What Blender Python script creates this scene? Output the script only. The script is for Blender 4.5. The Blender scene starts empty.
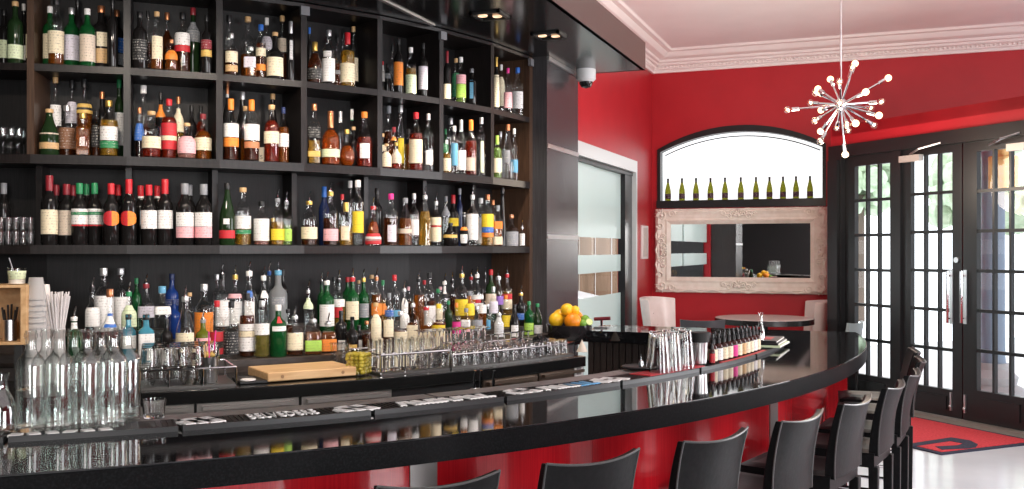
import bpy, math, random
from math import pi, sin, cos, radians, sqrt, atan2, hypot
random.seed(7)
scene = bpy.context.scene
COL = scene.collection

# ------------------------------------------------------------------ camera, light, exposure
F_PX, HORIZON, EYE = 970.0, 250.0, 1.52
YAW = math.atan(373.0 / 970.0)
CY, SY = cos(YAW), sin(YAW)
cam_data = bpy.data.cameras.new('camera')
cam_data.sensor_width = 36.0
cam_data.lens = 36.0 * F_PX / 1024.0
cam_data.shift_y = (HORIZON - 244.5) / 1024.0
cam_data.clip_start = 0.05
cam = bpy.data.objects.new('camera', cam_data)
cam.location = (0, 0, EYE)
cam.rotation_euler = (pi / 2, 0, YAW)
COL.objects.link(cam)
scene.camera = cam

world = bpy.data.worlds.new('overcast_sky')
scene.world = world
world.use_nodes = True
wn = world.node_tree
bg = wn.nodes['Background']
bg.inputs['Color'].default_value = (0.93, 0.97, 1.0, 1)
bg.inputs['Strength'].default_value = 2.8

scene.view_settings.view_transform = 'Standard'
scene.view_settings.look = 'None'
scene.view_settings.exposure = 0.0
scene.view_settings.gamma = 1.0
scene.view_settings.use_curve_mapping = False
scene.cycles.use_denoising = True
scene.cycles.max_bounces = 16
scene.cycles.transparent_max_bounces = 40
scene.cycles.transmission_bounces = 16
scene.cycles.glossy_bounces = 5
scene.cycles.sample_clamp_indirect = 4.0
scene.cycles.caustics_reflective = False
scene.cycles.caustics_refractive = False


def area_light(name, loc, target, w, h, power, color=(1, 1, 1)):
    d = bpy.data.lights.new(name, 'AREA')
    d.shape = 'RECTANGLE'
    d.size, d.size_y, d.energy, d.color = w, h, power, color
    o = bpy.data.objects.new(name, d)
    o.location = loc
    dx, dy, dz = (target[i] - loc[i] for i in range(3))
    o.rotation_euler = (atan2(hypot(dx, dy), -dz), 0, atan2(dy, dx) - pi / 2)
    COL.objects.link(o)
    return o


# daylight through the street windows behind the photographer and on the right of the room
area_light('window_daylight', (1.6, -3.3, 2.2), (-2.6, 5.0, 1.5), 2.2, 2.0, 260, (1.0, 0.98, 0.96))
area_light('window_daylight', (6.35, -0.2, 1.8), (-1.0, 3.0, 1.7), 3.2, 1.6, 300, (0.97, 0.98, 1.0))
area_light('window_daylight', (3.15, 6.55, 1.8), (-1.0, 5.0, 2.0), 2.3, 1.6, 170, (0.97, 0.98, 1.0))


def spot_light(name, loc, target, power, angle=80, blend=0.6, color=(1.0, 0.85, 0.68), size=0.05):
    d = bpy.data.lights.new(name, 'SPOT')
    d.energy, d.spot_size, d.spot_blend, d.color, d.shadow_soft_size = power, radians(angle), blend, color, size
    o = bpy.data.objects.new(name, d)
    o.location = loc
    dx, dy, dz = (target[i] - loc[i] for i in range(3))
    o.rotation_euler = (atan2(hypot(dx, dy), -dz), 0, atan2(dy, dx) - pi / 2)
    COL.objects.link(o)
    return o


# ------------------------------------------------------------------ survey of the room (metres)
BACK_C = (-5.927, 6.724)          # centre of the curved back bar
BACK_R = 3.58                     # front of its shelves
BAR_C = (-5.318, 5.626)           # centre of the curved bar counter
BAR_R = 5.222                      # its outer rim
BAR_Z = 1.00
FAR_Y = 11.63                     # far wall
LEFT_X = -2.646                   # left wall
CEIL_Z = 3.90


def ray(px):
    """plan direction of a sight line through photo column px, per metre of depth"""
    t = (px - 512.0) / F_PX
    return (t * CY - SY, t * SY + CY)


def at_depth(px, py, d):
    r = ray(px)
    return (r[0] * d, r[1] * d, EYE + (HORIZON - py) * d / F_PX)


def at_z(px, py, z):
    return at_depth(px, py, (EYE - z) * F_PX / (py - HORIZON))


def circle_depth(px, C, R):
    u = ray(px)
    a = u[0] * u[0] + u[1] * u[1]
    b = u[0] * C[0] + u[1] * C[1]
    D = b * b - a * (C[0] ** 2 + C[1] ** 2 - R * R)
    return (b - sqrt(D)) / a if D > 0 else None


def on_circle(px, C, R):
    d = circle_depth(px, C, R)
    r = ray(px)
    return (r[0] * d, r[1] * d)


def height_at(py, d):
    return EYE + (HORIZON - py) * d / F_PX


def polar(C, R, a):
    return (C[0] + R * cos(a), C[1] + R * sin(a))


def bearing(C, p):
    return atan2(p[1] - C[1], p[0] - C[0])


# ------------------------------------------------------------------ materials
MATS = {}


def principled(name, color, rough=0.5, metal=0.0, spec=0.5, trans=0.0, ior=1.45, coat=0.0, emit=None, emit_s=0.0):
    if name in MATS:
        return MATS[name]
    m = bpy.data.materials.new(name)
    m.use_nodes = True
    b = m.node_tree.nodes['Principled BSDF']
    b.inputs['Base Color'].default_value = (*color, 1)
    b.inputs['Roughness'].default_value = rough
    b.inputs['Metallic'].default_value = metal
    b.inputs['Specular IOR Level'].default_value = spec
    b.inputs['Transmission Weight'].default_value = trans
    b.inputs['IOR'].default_value = ior
    b.inputs['Coat Weight'].default_value = coat
    b.inputs['Coat Roughness'].default_value = 0.05
    if emit:
        b.inputs['Emission Color'].default_value = (*emit, 1)
        b.inputs['Emission Strength'].default_value = emit_s
    m.diffuse_color = (*color, 1)
    MATS[name] = m
    return m


def noisy(name, c1, c2, scale=(1, 1, 1), nscale=8.0, rough=0.5, metal=0.0, lo=0.35, hi=0.65, bump=0.0, spec=0.5, detail=4, coat=0.0):
    """two colours of the same stuff mixed by a stretched noise"""
    if name in MATS:
        return MATS[name]
    m = principled(name, c1, rough, metal, spec, coat=coat)
    nt = m.node_tree
    b = nt.nodes['Principled BSDF']
    tc = nt.nodes.new('ShaderNodeTexCoord')
    mp = nt.nodes.new('ShaderNodeMapping')
    mp.inputs['Scale'].default_value = scale
    nz = nt.nodes.new('ShaderNodeTexNoise')
    nz.inputs['Scale'].default_value = nscale
    nz.inputs['Detail'].default_value = detail
    rp = nt.nodes.new('ShaderNodeValToRGB')
    rp.color_ramp.elements[0].position, rp.color_ramp.elements[1].position = lo, hi
    rp.color_ramp.elements[0].color, rp.color_ramp.elements[1].color = (*c1, 1), (*c2, 1)
    nt.links.new(tc.outputs['Object'], mp.inputs['Vector'])
    nt.links.new(mp.outputs[0], nz.inputs['Vector'])
    nt.links.new(nz.outputs['Fac'], rp.inputs['Fac'])
    nt.links.new(rp.outputs[0], b.inputs['Base Color'])
    if bump:
        bp = nt.nodes.new('ShaderNodeBump')
        bp.inputs['Strength'].default_value = bump
        bp.inputs['Distance'].default_value = 0.01
        nt.links.new(nz.outputs['Fac'], bp.inputs['Height'])
        nt.links.new(bp.outputs[0], b.inputs['Normal'])
    return m


def thin_glass(name, tint=(0.982, 0.99, 0.987), base=0.04, edge=0.62, rough=0.02, power=3.6):
    if name in MATS:
        return MATS[name]
    m = bpy.data.materials.new(name)
    m.use_nodes = True
    nt = m.node_tree
    nt.nodes.clear()
    out = nt.nodes.new('ShaderNodeOutputMaterial')
    mx = nt.nodes.new('ShaderNodeMixShader')
    tr = nt.nodes.new('ShaderNodeBsdfTransparent')
    gl = nt.nodes.new('ShaderNodeBsdfGlossy')
    lw = nt.nodes.new('ShaderNodeLayerWeight')
    pw = nt.nodes.new('ShaderNodeMath')
    ma = nt.nodes.new('ShaderNodeMath')
    lw.inputs['Blend'].default_value = 0.5
    pw.operation = 'POWER'
    pw.inputs[1].default_value = power
    ma.operation = 'MULTIPLY_ADD'
    ma.inputs[1].default_value = edge
    ma.inputs[2].default_value = base
    tr.inputs['Color'].default_value = (*tint, 1)
    gl.inputs['Roughness'].default_value = rough
    gl.inputs['Color'].default_value = (1, 1, 1, 1)
    L = nt.links.new
    L(lw.outputs['Facing'], pw.inputs[0])
    L(pw.outputs[0], ma.inputs[0])
    L(ma.outputs[0], mx.inputs[0])
    L(tr.outputs[0], mx.inputs[1])
    L(gl.outputs[0], mx.inputs[2])
    L(mx.outputs[0], out.inputs[0])
    m.diffuse_color = (0.8, 0.85, 0.85, 1)
    MATS[name] = m
    return m


def printed(name, color, ink=(0.10, 0.08, 0.08), amount=0.57):
    """label paper with rows of small print"""
    if name in MATS:
        return MATS[name]
    m = principled(name, color, 0.55)
    nt = m.node_tree
    b = nt.nodes['Principled BSDF']
    L = nt.links.new
    tc = nt.nodes.new('ShaderNodeTexCoord')
    mp = nt.nodes.new('ShaderNodeMapping')
    mp.inputs['Scale'].default_value = (160, 160, 60)
    nz = nt.nodes.new('ShaderNodeTexNoise')
    nz.inputs['Scale'].default_value = 1.6
    nz.inputs['Detail'].default_value = 1
    wv = nt.nodes.new('ShaderNodeTexWave')
    wv.wave_type, wv.bands_direction = 'BANDS', 'Z'
    wv.inputs['Scale'].default_value = 22
    gt = nt.nodes.new('ShaderNodeMath')
    gt.operation = 'GREATER_THAN'
    gt.inputs[1].default_value = amount
    g2 = nt.nodes.new('ShaderNodeMath')
    g2.operation = 'GREATER_THAN'
    g2.inputs[1].default_value = 0.55
    mu = nt.nodes.new('ShaderNodeMath')
    mu.operation = 'MULTIPLY'
    mu2 = nt.nodes.new('ShaderNodeMath')
    mu2.operation = 'MULTIPLY'
    mu2.inputs[1].default_value = 0.55
    mix = nt.nodes.new('ShaderNodeMixRGB')
    mix.inputs[1].default_value = (*color, 1)
    mix.inputs[2].default_value = (*ink, 1)
    L(tc.outputs['Object'], mp.inputs[0])
    L(mp.outputs[0], nz.inputs['Vector'])
    L(tc.outputs['Object'], wv.inputs['Vector'])
    L(nz.outputs['Fac'], gt.inputs[0])
    L(wv.outputs['Fac'], g2.inputs[0])
    L(gt.outputs[0], mu.inputs[0])
    L(g2.outputs[0], mu.inputs[1])
    L(mu.outputs[0], mu2.inputs[0])
    L(mu2.outputs[0], mix.inputs[0])
    L(mix.outputs[0], b.inputs['Base Color'])
    return m


def granite(name):
    m = principled(name, (0.008, 0.008, 0.009), 0.045, spec=0.6)
    nt = m.node_tree
    b = nt.nodes['Principled BSDF']
    L = nt.links.new
    tc = nt.nodes.new('ShaderNodeTexCoord')
    vo = nt.nodes.new('ShaderNodeTexVoronoi')
    vo.inputs['Scale'].default_value = 48
    rp = nt.nodes.new('ShaderNodeValToRGB')
    e = rp.color_ramp.elements
    e[0].position, e[0].color = 0.0, (0.55, 0.55, 0.55, 1)
    e[1].position, e[1].color = 0.11, (0.0, 0.0, 0.0, 1)
    nz = nt.nodes.new('ShaderNodeTexNoise')
    nz.inputs['Scale'].default_value = 26
    gt = nt.nodes.new('ShaderNodeMath')
    gt.operation = 'GREATER_THAN'
    gt.inputs[1].default_value = 0.57
    mu = nt.nodes.new('ShaderNodeMixRGB')
    mu.blend_type = 'MULTIPLY'
    mu.inputs[0].default_value = 1
    ad = nt.nodes.new('ShaderNodeMixRGB')
    ad.blend_type = 'ADD'
    ad.inputs[0].default_value = 1
    n2 = nt.nodes.new('ShaderNodeTexNoise')
    n2.inputs['Scale'].default_value = 160
    r2 = nt.nodes.new('ShaderNodeValToRGB')
    r2.color_ramp.elements[0].position, r2.color_ramp.elements[0].color = 0.45, (0.006, 0.006, 0.007, 1)
    r2.color_ramp.elements[1].position, r2.color_ramp.elements[1].color = 0.75, (0.016, 0.016, 0.018, 1)
    L(tc.outputs['Object'], vo.inputs['Vector'])
    L(tc.outputs['Object'], nz.inputs['Vector'])
    L(tc.outputs['Object'], n2.inputs['Vector'])
    L(vo.outputs['Distance'], rp.inputs[0])
    L(nz.outputs['Fac'], gt.inputs[0])
    L(rp.outputs[0], mu.inputs[1])
    L(gt.outputs[0], mu.inputs[2])
    L(n2.outputs['Fac'], r2.inputs[0])
    L(mu.outputs[0], ad.inputs[1])
    L(r2.outputs[0], ad.inputs[2])
    L(ad.outputs[0], b.inputs['Base Color'])
    return m


PAL = dict(cream=(0.80, 0.70, 0.50), white=(0.82, 0.80, 0.78), black=(0.012, 0.012, 0.013), orange=(0.85, 0.25, 0.03),
           tan=(0.60, 0.38, 0.18), pink=(0.85, 0.45, 0.48), red=(0.55, 0.02, 0.03), blue=(0.03, 0.14, 0.5),
           green=(0.02, 0.22, 0.08), lime=(0.40, 0.65, 0.10), mint=(0.66, 0.75, 0.50), gold=(0.72, 0.47, 0.12),
           yellow=(0.85, 0.62, 0.03), silver=(0.62, 0.62, 0.63), grey=(0.25, 0.26, 0.28), lavender=(0.70, 0.66, 0.74),
           maroon=(0.25, 0.02, 0.03), copper=(0.55, 0.22, 0.10), navy=(0.02, 0.035, 0.12), magenta=(0.70, 0.03, 0.25),
           cyan=(0.12, 0.36, 0.55), beige=(0.66, 0.55, 0.44), brown=(0.22, 0.10, 0.05), purple=(0.25, 0.12, 0.45))
METALS = ('silver', 'gold', 'copper')


def paper(c):
    ink = (0.75, 0.72, 0.68) if c in ('black', 'navy', 'maroon', 'green', 'blue', 'brown', 'grey') else (0.12, 0.09, 0.08)
    return printed('label_paper_' + c, PAL[c], ink)


def capmat(c):
    if c in METALS:
        return principled('cap_foil_' + c, PAL[c], 0.28, metal=0.75)
    return principled('cap_' + c, PAL[c], 0.35)


def real_glass(name, tint=(0.985, 0.992, 0.99), ior=1.45):
    if name in MATS:
        return MATS[name]
    m = principled(name, tint, 0.0, trans=1.0, ior=ior)
    return m


GLASS = thin_glass('clear_glass')
STEEL = principled('brushed_steel', (0.62, 0.62, 0.63), 0.28, metal=1.0)
CHROME = principled('polished_chrome', (0.80, 0.80, 0.82), 0.08, metal=1.0)
LIQ = {
    'a': ('amber', (0.46, 0.125, 0.012)), 'r': ('reddish', (0.42, 0.035, 0.012)), 'y': ('golden', (0.68, 0.36, 0.04)),
    'n': ('brown', (0.14, 0.035, 0.012)), 'o': ('olive', (0.42, 0.36, 0.08)), 'l': ('light green', (0.38, 0.62, 0.14)),
    'p': ('pink', (0.8, 0.36, 0.30)), 's': ('orange', (0.72, 0.13, 0.012)),
}
TINT = {
    'k': ('dark', (0.010, 0.009, 0.009), 0.0), 'G': ('dark green', (0.012, 0.028, 0.010), 0.0), 'B': ('navy', (0.010, 0.018, 0.06), 0.0),
    'g': ('green', (0.008, 0.085, 0.022), 0.35), 'b': ('blue', (0.015, 0.05, 0.24), 0.35), 'q': ('aqua', (0.10, 0.42, 0.58), 0.5),
    'v': ('olive green', (0.17, 0.19, 0.02), 0.4), 'w': ('white', (0.74, 0.72, 0.70), 0.0), 'R': ('red', (0.5, 0.02, 0.01), 0.3),
}


def liquid_mat(k):
    return principled('liquid_' + LIQ[k][0].replace(' ', '_'), LIQ[k][1], 0.10, trans=0.78, ior=1.3)


def tint_mat(k):
    return principled('glass_' + TINT[k][0].replace(' ', '_'), TINT[k][1], 0.06, trans=TINT[k][2], ior=1.3, spec=0.6)


# ------------------------------------------------------------------ mesh helpers
class MB:
    def __init__(self):
        self.v, self.f = [], []

    def add(self, vs, fs):
        n = len(self.v)
        self.v += [tuple(p) for p in vs]
        self.f += [tuple(i + n for i in q) for q in fs]
        return self

    def box(self, cx, cy, cz, sx, sy, sz, rz=0.0, tx=1.0, ty=1.0):
        """centre, full size, turn about z; tx, ty taper the top"""
        vs = []
        for k, (ax, ay) in ((-1, (1, 1)), (1, (tx, ty))):
            for i, j in ((-1, -1), (1, -1), (1, 1), (-1, 1)):
                x, y = i * sx / 2 * ax, j * sy / 2 * ay
                vs.append((cx + x * cos(rz) - y * sin(rz), cy + x * sin(rz) + y * cos(rz), cz + k * sz / 2))
        return self.add(vs, [(3, 2, 1, 0), (4, 5, 6, 7), (0, 1, 5, 4), (1, 2, 6, 5), (2, 3, 7, 6), (3, 0, 4, 7)])

    def lathe(self, prof, n=18, c=(0, 0, 0), a0=0.0, a1=2 * pi, sq=0.0):
        """revolve (r, z) pairs; sq > 0 squares the section off"""
        full = abs(a1 - a0 - 2 * pi) < 1e-6
        m = n if full else n + 1
        vs, fs = [], []
        for r, z in prof:
            for i in range(m):
                a = a0 + (a1 - a0) * i / n
                k = r
                if sq:
                    e = 2 + 8 * sq
                    k = r * 0.90 / (abs(cos(a)) ** e + abs(sin(a)) ** e) ** (1 / e)
                vs.append((c[0] + k * cos(a), c[1] + k * sin(a), c[2] + z))
        for j in range(len(prof) - 1):
            for i in range(n):
                i2 = (i + 1) % m if full else i + 1
                q = (j * m + i, j * m + i2, (j + 1) * m + i2, (j + 1) * m + i)
                fs.append(q)
        return self.add(vs, fs)

    def tube(self, pts, r, n=8, r2=None, cap=True):
        from mathutils import Vector
        P = [Vector(p) for p in pts]
        vs, fs = [], []
        prev = None
        for k, p in enumerate(P):
            t = (P[min(k + 1, len(P) - 1)] - P[max(k - 1, 0)]).normalized()
            if prev is None:
                a = Vector((0, 0, 1)) if abs(t.z) < 0.9 else Vector((1, 0, 0))
                u = t.cross(a).normalized()
            else:
                u = (prev - t * prev.dot(t)).normalized()
            prev = u
            w = t.cross(u)
            rr = r if r2 is None else r + (r2 - r) * k / (len(P) - 1)
            for i in range(n):
                a = 2 * pi * i / n
                vs.append(p + u * rr * cos(a) + w * rr * sin(a))
        for k in range(len(P) - 1):
            for i in range(n):
                fs.append((k * n + i, k * n + (i + 1) % n, (k + 1) * n + (i + 1) % n, (k + 1) * n + i))
        if cap:
            fs.append(tuple(range(n - 1, -1, -1)))
            fs.append(tuple(range((len(P) - 1) * n, len(P) * n)))
        return self.add(vs, fs)

    def ball(self, c, r, n=12, m=8, sz=1.0):
        prof = [(max(r * sin(pi * k / m), 1e-4), -r * sz * cos(pi * k / m)) for k in range(m + 1)]
        return self.lathe(prof, n, c)

    def prism(self, poly, z0, z1):
        """upright prism on a plan outline (any simple polygon)"""
        from mathutils.geometry import tessellate_polygon
        from mathutils import Vector
        n = len(poly)
        A = sum(poly[i][0] * poly[(i + 1) % n][1] - poly[(i + 1) % n][0] * poly[i][1] for i in range(n))
        if A < 0:
            poly = poly[::-1]
        tri = tessellate_polygon([[Vector((p[0], p[1], 0)) for p in poly]])
        vs = [(p[0], p[1], z0) for p in poly] + [(p[0], p[1], z1) for p in poly]
        fs = []
        for t in tri:
            a, b, c = t
            s = (poly[b][0] - poly[a][0]) * (poly[c][1] - poly[a][1]) - (poly[c][0] - poly[a][0]) * (poly[b][1] - poly[a][1])
            if s < 0:
                b, c = c, b
            fs.append((a + n, b + n, c + n))
            fs.append((c, b, a))
        for i in range(n):
            j = (i + 1) % n
            fs.append((i, j, j + n, i + n))
        return self.add(vs, fs)

    def arc(self, C, r0, r1, a0, a1, z0, z1, n=24):
        """curved bar between two radii"""
        vs, fs = [], []
        for i in range(n + 1):
            a = a0 + (a1 - a0) * i / n
            for r, z in ((r0, z0), (r1, z0), (r1, z1), (r0, z1)):
                vs.append((C[0] + r * cos(a), C[1] + r * sin(a), z))
        for i in range(n):
            for k in range(4):
                k2 = (k + 1) % 4
                fs.append((i * 4 + k, i * 4 + k2, i * 4 + 4 + k2, i * 4 + 4 + k))
        fs += [(3, 2, 1, 0), (n * 4, n * 4 + 1, n * 4 + 2, n * 4 + 3)]
        return self.add(vs, fs)

    def quadstrip(self, a, b):
        """surface between two equally long point lists"""
        n = len(a)
        return self.add(list(a) + list(b), [(i, i + 1, n + i + 1, n + i) for i in range(n - 1)])

    def build(self, name, mat, parent=None, loc=(0, 0, 0), rz=0.0, smooth=35, bevel=0.0):
        me = bpy.data.meshes.new(name)
        me.from_pydata(self.v, [], self.f)
        me.validate()
        me.materials.append(mat)
        if smooth:
            me.polygons.foreach_set('use_smooth', [True] * len(me.polygons))
            me.set_sharp_from_angle(angle=radians(smooth))
        o = bpy.data.objects.new(name, me)
        o.location = loc
        o.rotation_euler = (0, 0, rz)
        if parent:
            o.parent = parent
        COL.objects.link(o)
        if bevel:
            md = o.modifiers.new('bevel', 'BEVEL')
            md.width, md.segments, md.limit_method, md.angle_limit = bevel, 2, 'ANGLE', radians(50)
        return o


def tag(o, label, cat, group=None):
    o['label'], o['category'] = label, cat
    if group:
        o['group'] = group
    return o


def empty(name, label, cat, loc=(0, 0, 0), rz=0.0, group=None):
    o = bpy.data.objects.new(name, None)
    o.location, o.rotation_euler = loc, (0, 0, rz)
    o.empty_display_size = 0.05
    COL.objects.link(o)
    return tag(o, label, cat, group)


def struct(o, kind='structure'):
    o['kind'] = kind
    return o


def copy_tree(o, parent=None):
    c = o.copy()
    COL.objects.link(c)
    c.parent = parent
    for ch in list(o.children):
        copy_tree(ch, c)
    return c


def lettering(name, text, mat, parent, loc, size, rot, depth=0.001):
    cu = bpy.data.curves.new(name, 'FONT')
    cu.body, cu.size, cu.extrude = text, size, depth
    cu.align_x, cu.align_y = 'CENTER', 'CENTER'
    cu.materials.append(mat)
    o = bpy.data.objects.new(name, cu)
    COL.objects.link(o)
    me = bpy.data.meshes.new_from_object(o)
    bpy.data.objects.remove(o)
    o = bpy.data.objects.new(name, me)
    o.location, o.rotation_euler = loc, rot
    if parent:
        o.parent = parent
    COL.objects.link(o)
    return o


NTH = ['zeroth', 'first', 'second', 'third', 'fourth', 'fifth', 'sixth', 'seventh', 'eighth', 'ninth', 'tenth', 'eleventh', 'twelfth',
       'thirteenth', 'fourteenth', 'fifteenth', 'sixteenth']

# ------------------------------------------------------------------ room shell
RED = noisy('red_wall_paint', (0.44, 0.012, 0.020), (0.49, 0.015, 0.024), nscale=3, rough=0.42, lo=0.3, hi=0.7)
PLASTER = noisy('ceiling_plaster', (0.88, 0.82, 0.81), (0.92, 0.86, 0.85), nscale=2, rough=0.6)
MOULD = principled('moulding_plaster', (0.90, 0.83, 0.80), 0.4)
BLACKPAINT = principled('black_door_paint', (0.010, 0.010, 0.011), 0.35)
DARKWALL = principled('dark_room_wall', (0.020, 0.018, 0.018), 0.6)
FLOORM = noisy('polished_concrete', (0.54, 0.57, 0.60), (0.64, 0.67, 0.69), nscale=1.6, rough=0.16, lo=0.3, hi=0.7, detail=6)

S_LINE = 9.958
RT = sqrt(0.5)


def dpt(u, off=0.0):
    """plan point on the diagonal entrance wall: u along it, off metres into the room"""
    return ((S_LINE + u / RT) / 2 - off * RT, (S_LINE - u / RT) / 2 - off * RT)


def du(px):
    r = ray(px)
    d = S_LINE / (r[0] + r[1])
    return (r[0] - r[1]) * d * RT, d


U0 = du(832)[0]
corner = dpt(U0)
flo = MB().prism([(-7.5, -4.0), (6.5, -4.0), (6.5, 3.458), (corner[0], corner[1]), (corner[0], FAR_Y), (-7.5, FAR_Y)], -0.1, 0.0)
struct(flo.build('floor', FLOORM, smooth=0))
struct(MB().prism([(-7.5, -4), (6.5, -4), (6.5, FAR_Y + 0.2), (LEFT_X - 0.2, FAR_Y + 0.2), (LEFT_X - 0.2, 7.4), (-7.5, 7.4)], CEIL_Z, CEIL_Z + 0.1).build('ceiling', PLASTER, smooth=0))
far = MB().box((LEFT_X - 0.2 + 6.5) / 2, FAR_Y + 0.1, CEIL_Z / 2, 6.7 + 2.646, 0.2, CEIL_Z)
# arched niche opening in the far wall: build the wall around it instead
NX0, NX1 = at_depth(657.5, 0, 1)[0], 0


def far_pt(px, py):
    r = ray(px)
    d = FAR_Y / r[1]
    return r[0] * d, height_at(py, d)


nx0, nz0 = far_pt(657.5, 208.5)
nx1, _ = far_pt(826, 206)
nz_s = far_pt(657.5, 150)[1]
nz_t = far_pt(742, 125)[1]


def arch(x0, x1, zs, zt, n=24):
    h, w = zt - zs, (x1 - x0) / 2
    R = (w * w + h * h) / (2 * h)
    a = math.asin(w / R)
    cx, cz = (x0 + x1) / 2, zt - R
    return [(cx + R * sin(-a + 2 * a * i / n), cz + R * cos(-a + 2 * a * i / n)) for i in range(n + 1)]


wall = MB()
outer = [(LEFT_X - 0.2, 0), (nx0, 0), (nx0, CEIL_Z), (LEFT_X - 0.2, CEIL_Z)]


def wallprism(mb, poly, y0, y1):
    from mathutils.geometry import tessellate_polygon
    from mathutils import Vector
    n = len(poly)
    tri = tessellate_polygon([[Vector((p[0], p[1], 0)) for p in poly]])
    vs = [(p[0], y0, p[1]) for p in poly] + [(p[0], y1, p[1]) for p in poly]
    fs = []
    for t in tri:
        a, b, c = t
        s = (poly[b][0] - poly[a][0]) * (poly[c][1] - poly[a][1]) - (poly[c][0] - poly[a][0]) * (poly[b][1] - poly[a][1])
        if s < 0:
            b, c = c, b
        fs.append((a, b, c))
        fs.append((c + n, b + n, a + n))
    A = sum(poly[i][0] * poly[(i + 1) % n][1] - poly[(i + 1) % n][0] * poly[i][1] for i in range(n))
    for i in range(n):
        j = (i + 1) % n
        fs.append((i, i + n, j + n, j) if A > 0 else (i, j, j + n, i + n))
    return mb.add(vs, fs)


wallprism(wall, outer, FAR_Y, FAR_Y + 0.2)
wallprism(wall, [(nx1, 0), (corner[0] + 0.17, 0), (corner[0] + 0.17, 2.68), (6.5, 2.68), (6.5, CEIL_Z), (nx1, CEIL_Z)], FAR_Y, FAR_Y + 0.2)
wallprism(wall, [(nx0, 0), (nx1, 0), (nx1, nz0), (nx0, nz0)], FAR_Y, FAR_Y + 0.2)
wallprism(wall, [(nx0, CEIL_Z)] + arch(nx0, nx1, nz_s, nz_t) + [(nx1, CEIL_Z)], FAR_Y, FAR_Y + 0.2)
struct(wall.build('wall_far', RED, smooth=0))

# arched window: black frame, sill shelf, bright frosted pane
fr = MB()
A1 = arch(nx0, nx1, nz_s, nz_t)
inset = 0.055
A2 = arch(nx0 + inset * 0.7, nx1 - inset * 0.7, nz_s - 0.03, nz_t - 0.075)
o_ = [(nx0, nz0)] + A1 + [(nx1, nz0)]
i_ = [(nx0 + inset * 0.7, nz0 + 0.09)] + A2 + [(nx1 - inset * 0.7, nz0 + 0.09)]
for yy0, yy1 in ((FAR_Y - 0.02, FAR_Y + 0.12),):
    n = len(o_)
    vs = [(x, yy0, z) for x, z in o_] + [(x, yy0, z) for x, z in i_] + [(x, yy1, z) for x, z in o_] + [(x, yy1, z) for x, z in i_]
    fs = []
    for k in range(n - 1):
        fs += [(k, k + 1, n + k + 1, n + k), (n + k, n + k + 1, 3 * n + k + 1, 3 * n + k), (2 * n + k, 2 * n + k + 1, k + 1, k),
               (3 * n + k, 3 * n + k + 1, 2 * n + k + 1, 2 * n + k)]
    fr.add(vs, fs)
win = struct(fr.build('window_1', BLACKPAINT))
sill = MB().box((nx0 + nx1) / 2, FAR_Y + 0.02, nz0 + 0.045, nx1 - nx0, 0.16, 0.09)
struct(sill.build('window_sill', BLACKPAINT, win, smooth=0))
PANE = principled('daylit_frosted_pane', (0.9, 0.95, 0.97), 0.5, emit=(0.93, 0.98, 1.0), emit_s=1.05)
pn = MB()
wallprism(pn, [(nx0 + 0.01, nz0 + 0.05)] + arch(nx0 + 0.01, nx1 - 0.01, nz_s - 0.02, nz_t - 0.03) + [(nx1 - 0.01, nz0 + 0.05)], FAR_Y + 0.13, FAR_Y + 0.15)
struct(pn.build('window_pane', PANE, win, smooth=0))
bar_ = MB()
A3 = arch(nx0 + 0.07, nx1 - 0.07, nz_s - 0.06, nz_t - 0.115)
bar_.tube([(x, FAR_Y + 0.122, z) for x, z in A3], 0.007, 6)
struct(bar_.build('window_frame', principled('window_bead_grey', (0.05, 0.05, 0.05), 0.5), win))

# left wall with the sliding glass door


def left_pt(px, py):
    r = ray(px)
    d = LEFT_X / r[0]
    return r[1] * d, height_at(py, d)


dy1 = left_pt(634.8, 0)[0]
dzt = left_pt(634.8, 161.5)[1]
dy0 = 7.35
lw = MB()


def sideprism(mb, y0, y1, z0, z1, x0=LEFT_X - 0.2, x1=LEFT_X):
    return mb.box((x0 + x1) / 2, (y0 + y1) / 2, (z0 + z1) / 2, abs(x1 - x0), y1 - y0, z1 - z0)


sideprism(lw, dy1, FAR_Y, 0, CEIL_Z)
sideprism(lw, dy0, dy1, dzt, CEIL_Z)
sideprism(lw, 6.6, dy0, 0, CEIL_Z)
struct(lw.build('wall_left', RED, smooth=0))
ALU = principled('pale_aluminium', (0.70, 0.74, 0.74), 0.35, metal=0.3)
df = MB()
sideprism(df, dy0, dy1, dzt - 0.13, dzt, LEFT_X - 0.12, LEFT_X + 0.03)
sideprism(df, dy1 - 0.05, dy1, 0, dzt - 0.13, LEFT_X - 0.12, LEFT_X + 0.03)
door1 = struct(df.build('door_1', ALU, smooth=0))
jm = MB()
sideprism(jm, dy1 - 0.36, dy1 - 0.05, 0, dzt - 0.13, LEFT_X - 0.10, LEFT_X - 0.02)
struct(jm.build('door_jamb', BLACKPAINT, door1, smooth=0))
FROST = principled('frosted_mint_glass', (0.70, 0.79, 0.77), 0.22)
_nt = FROST.node_tree
_tl = _nt.nodes.new('ShaderNodeBsdfTranslucent')
_tl.inputs['Color'].default_value = (0.72, 0.81, 0.79, 1)
_mx = _nt.nodes.new('ShaderNodeMixShader')
_mx.inputs[0].default_value = 0.45
_nt.links.new(_nt.nodes['Principled BSDF'].outputs[0], _mx.inputs[1])
_nt.links.new(_tl.outputs[0], _mx.inputs[2])
_nt.links.new(_mx.outputs[0], _nt.nodes['Material Output'].inputs[0])
CLEARPANE = thin_glass('clear_door_pane', base=0.012, edge=0.10)
gx = LEFT_X - 0.06
zb = [0.02, left_pt(600, 297)[1], left_pt(600, 273)[1], left_pt(600, 255)[1], left_pt(600, 237.5)[1], dzt - 0.15]
ymid = left_pt(599, 0)[0]
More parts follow.
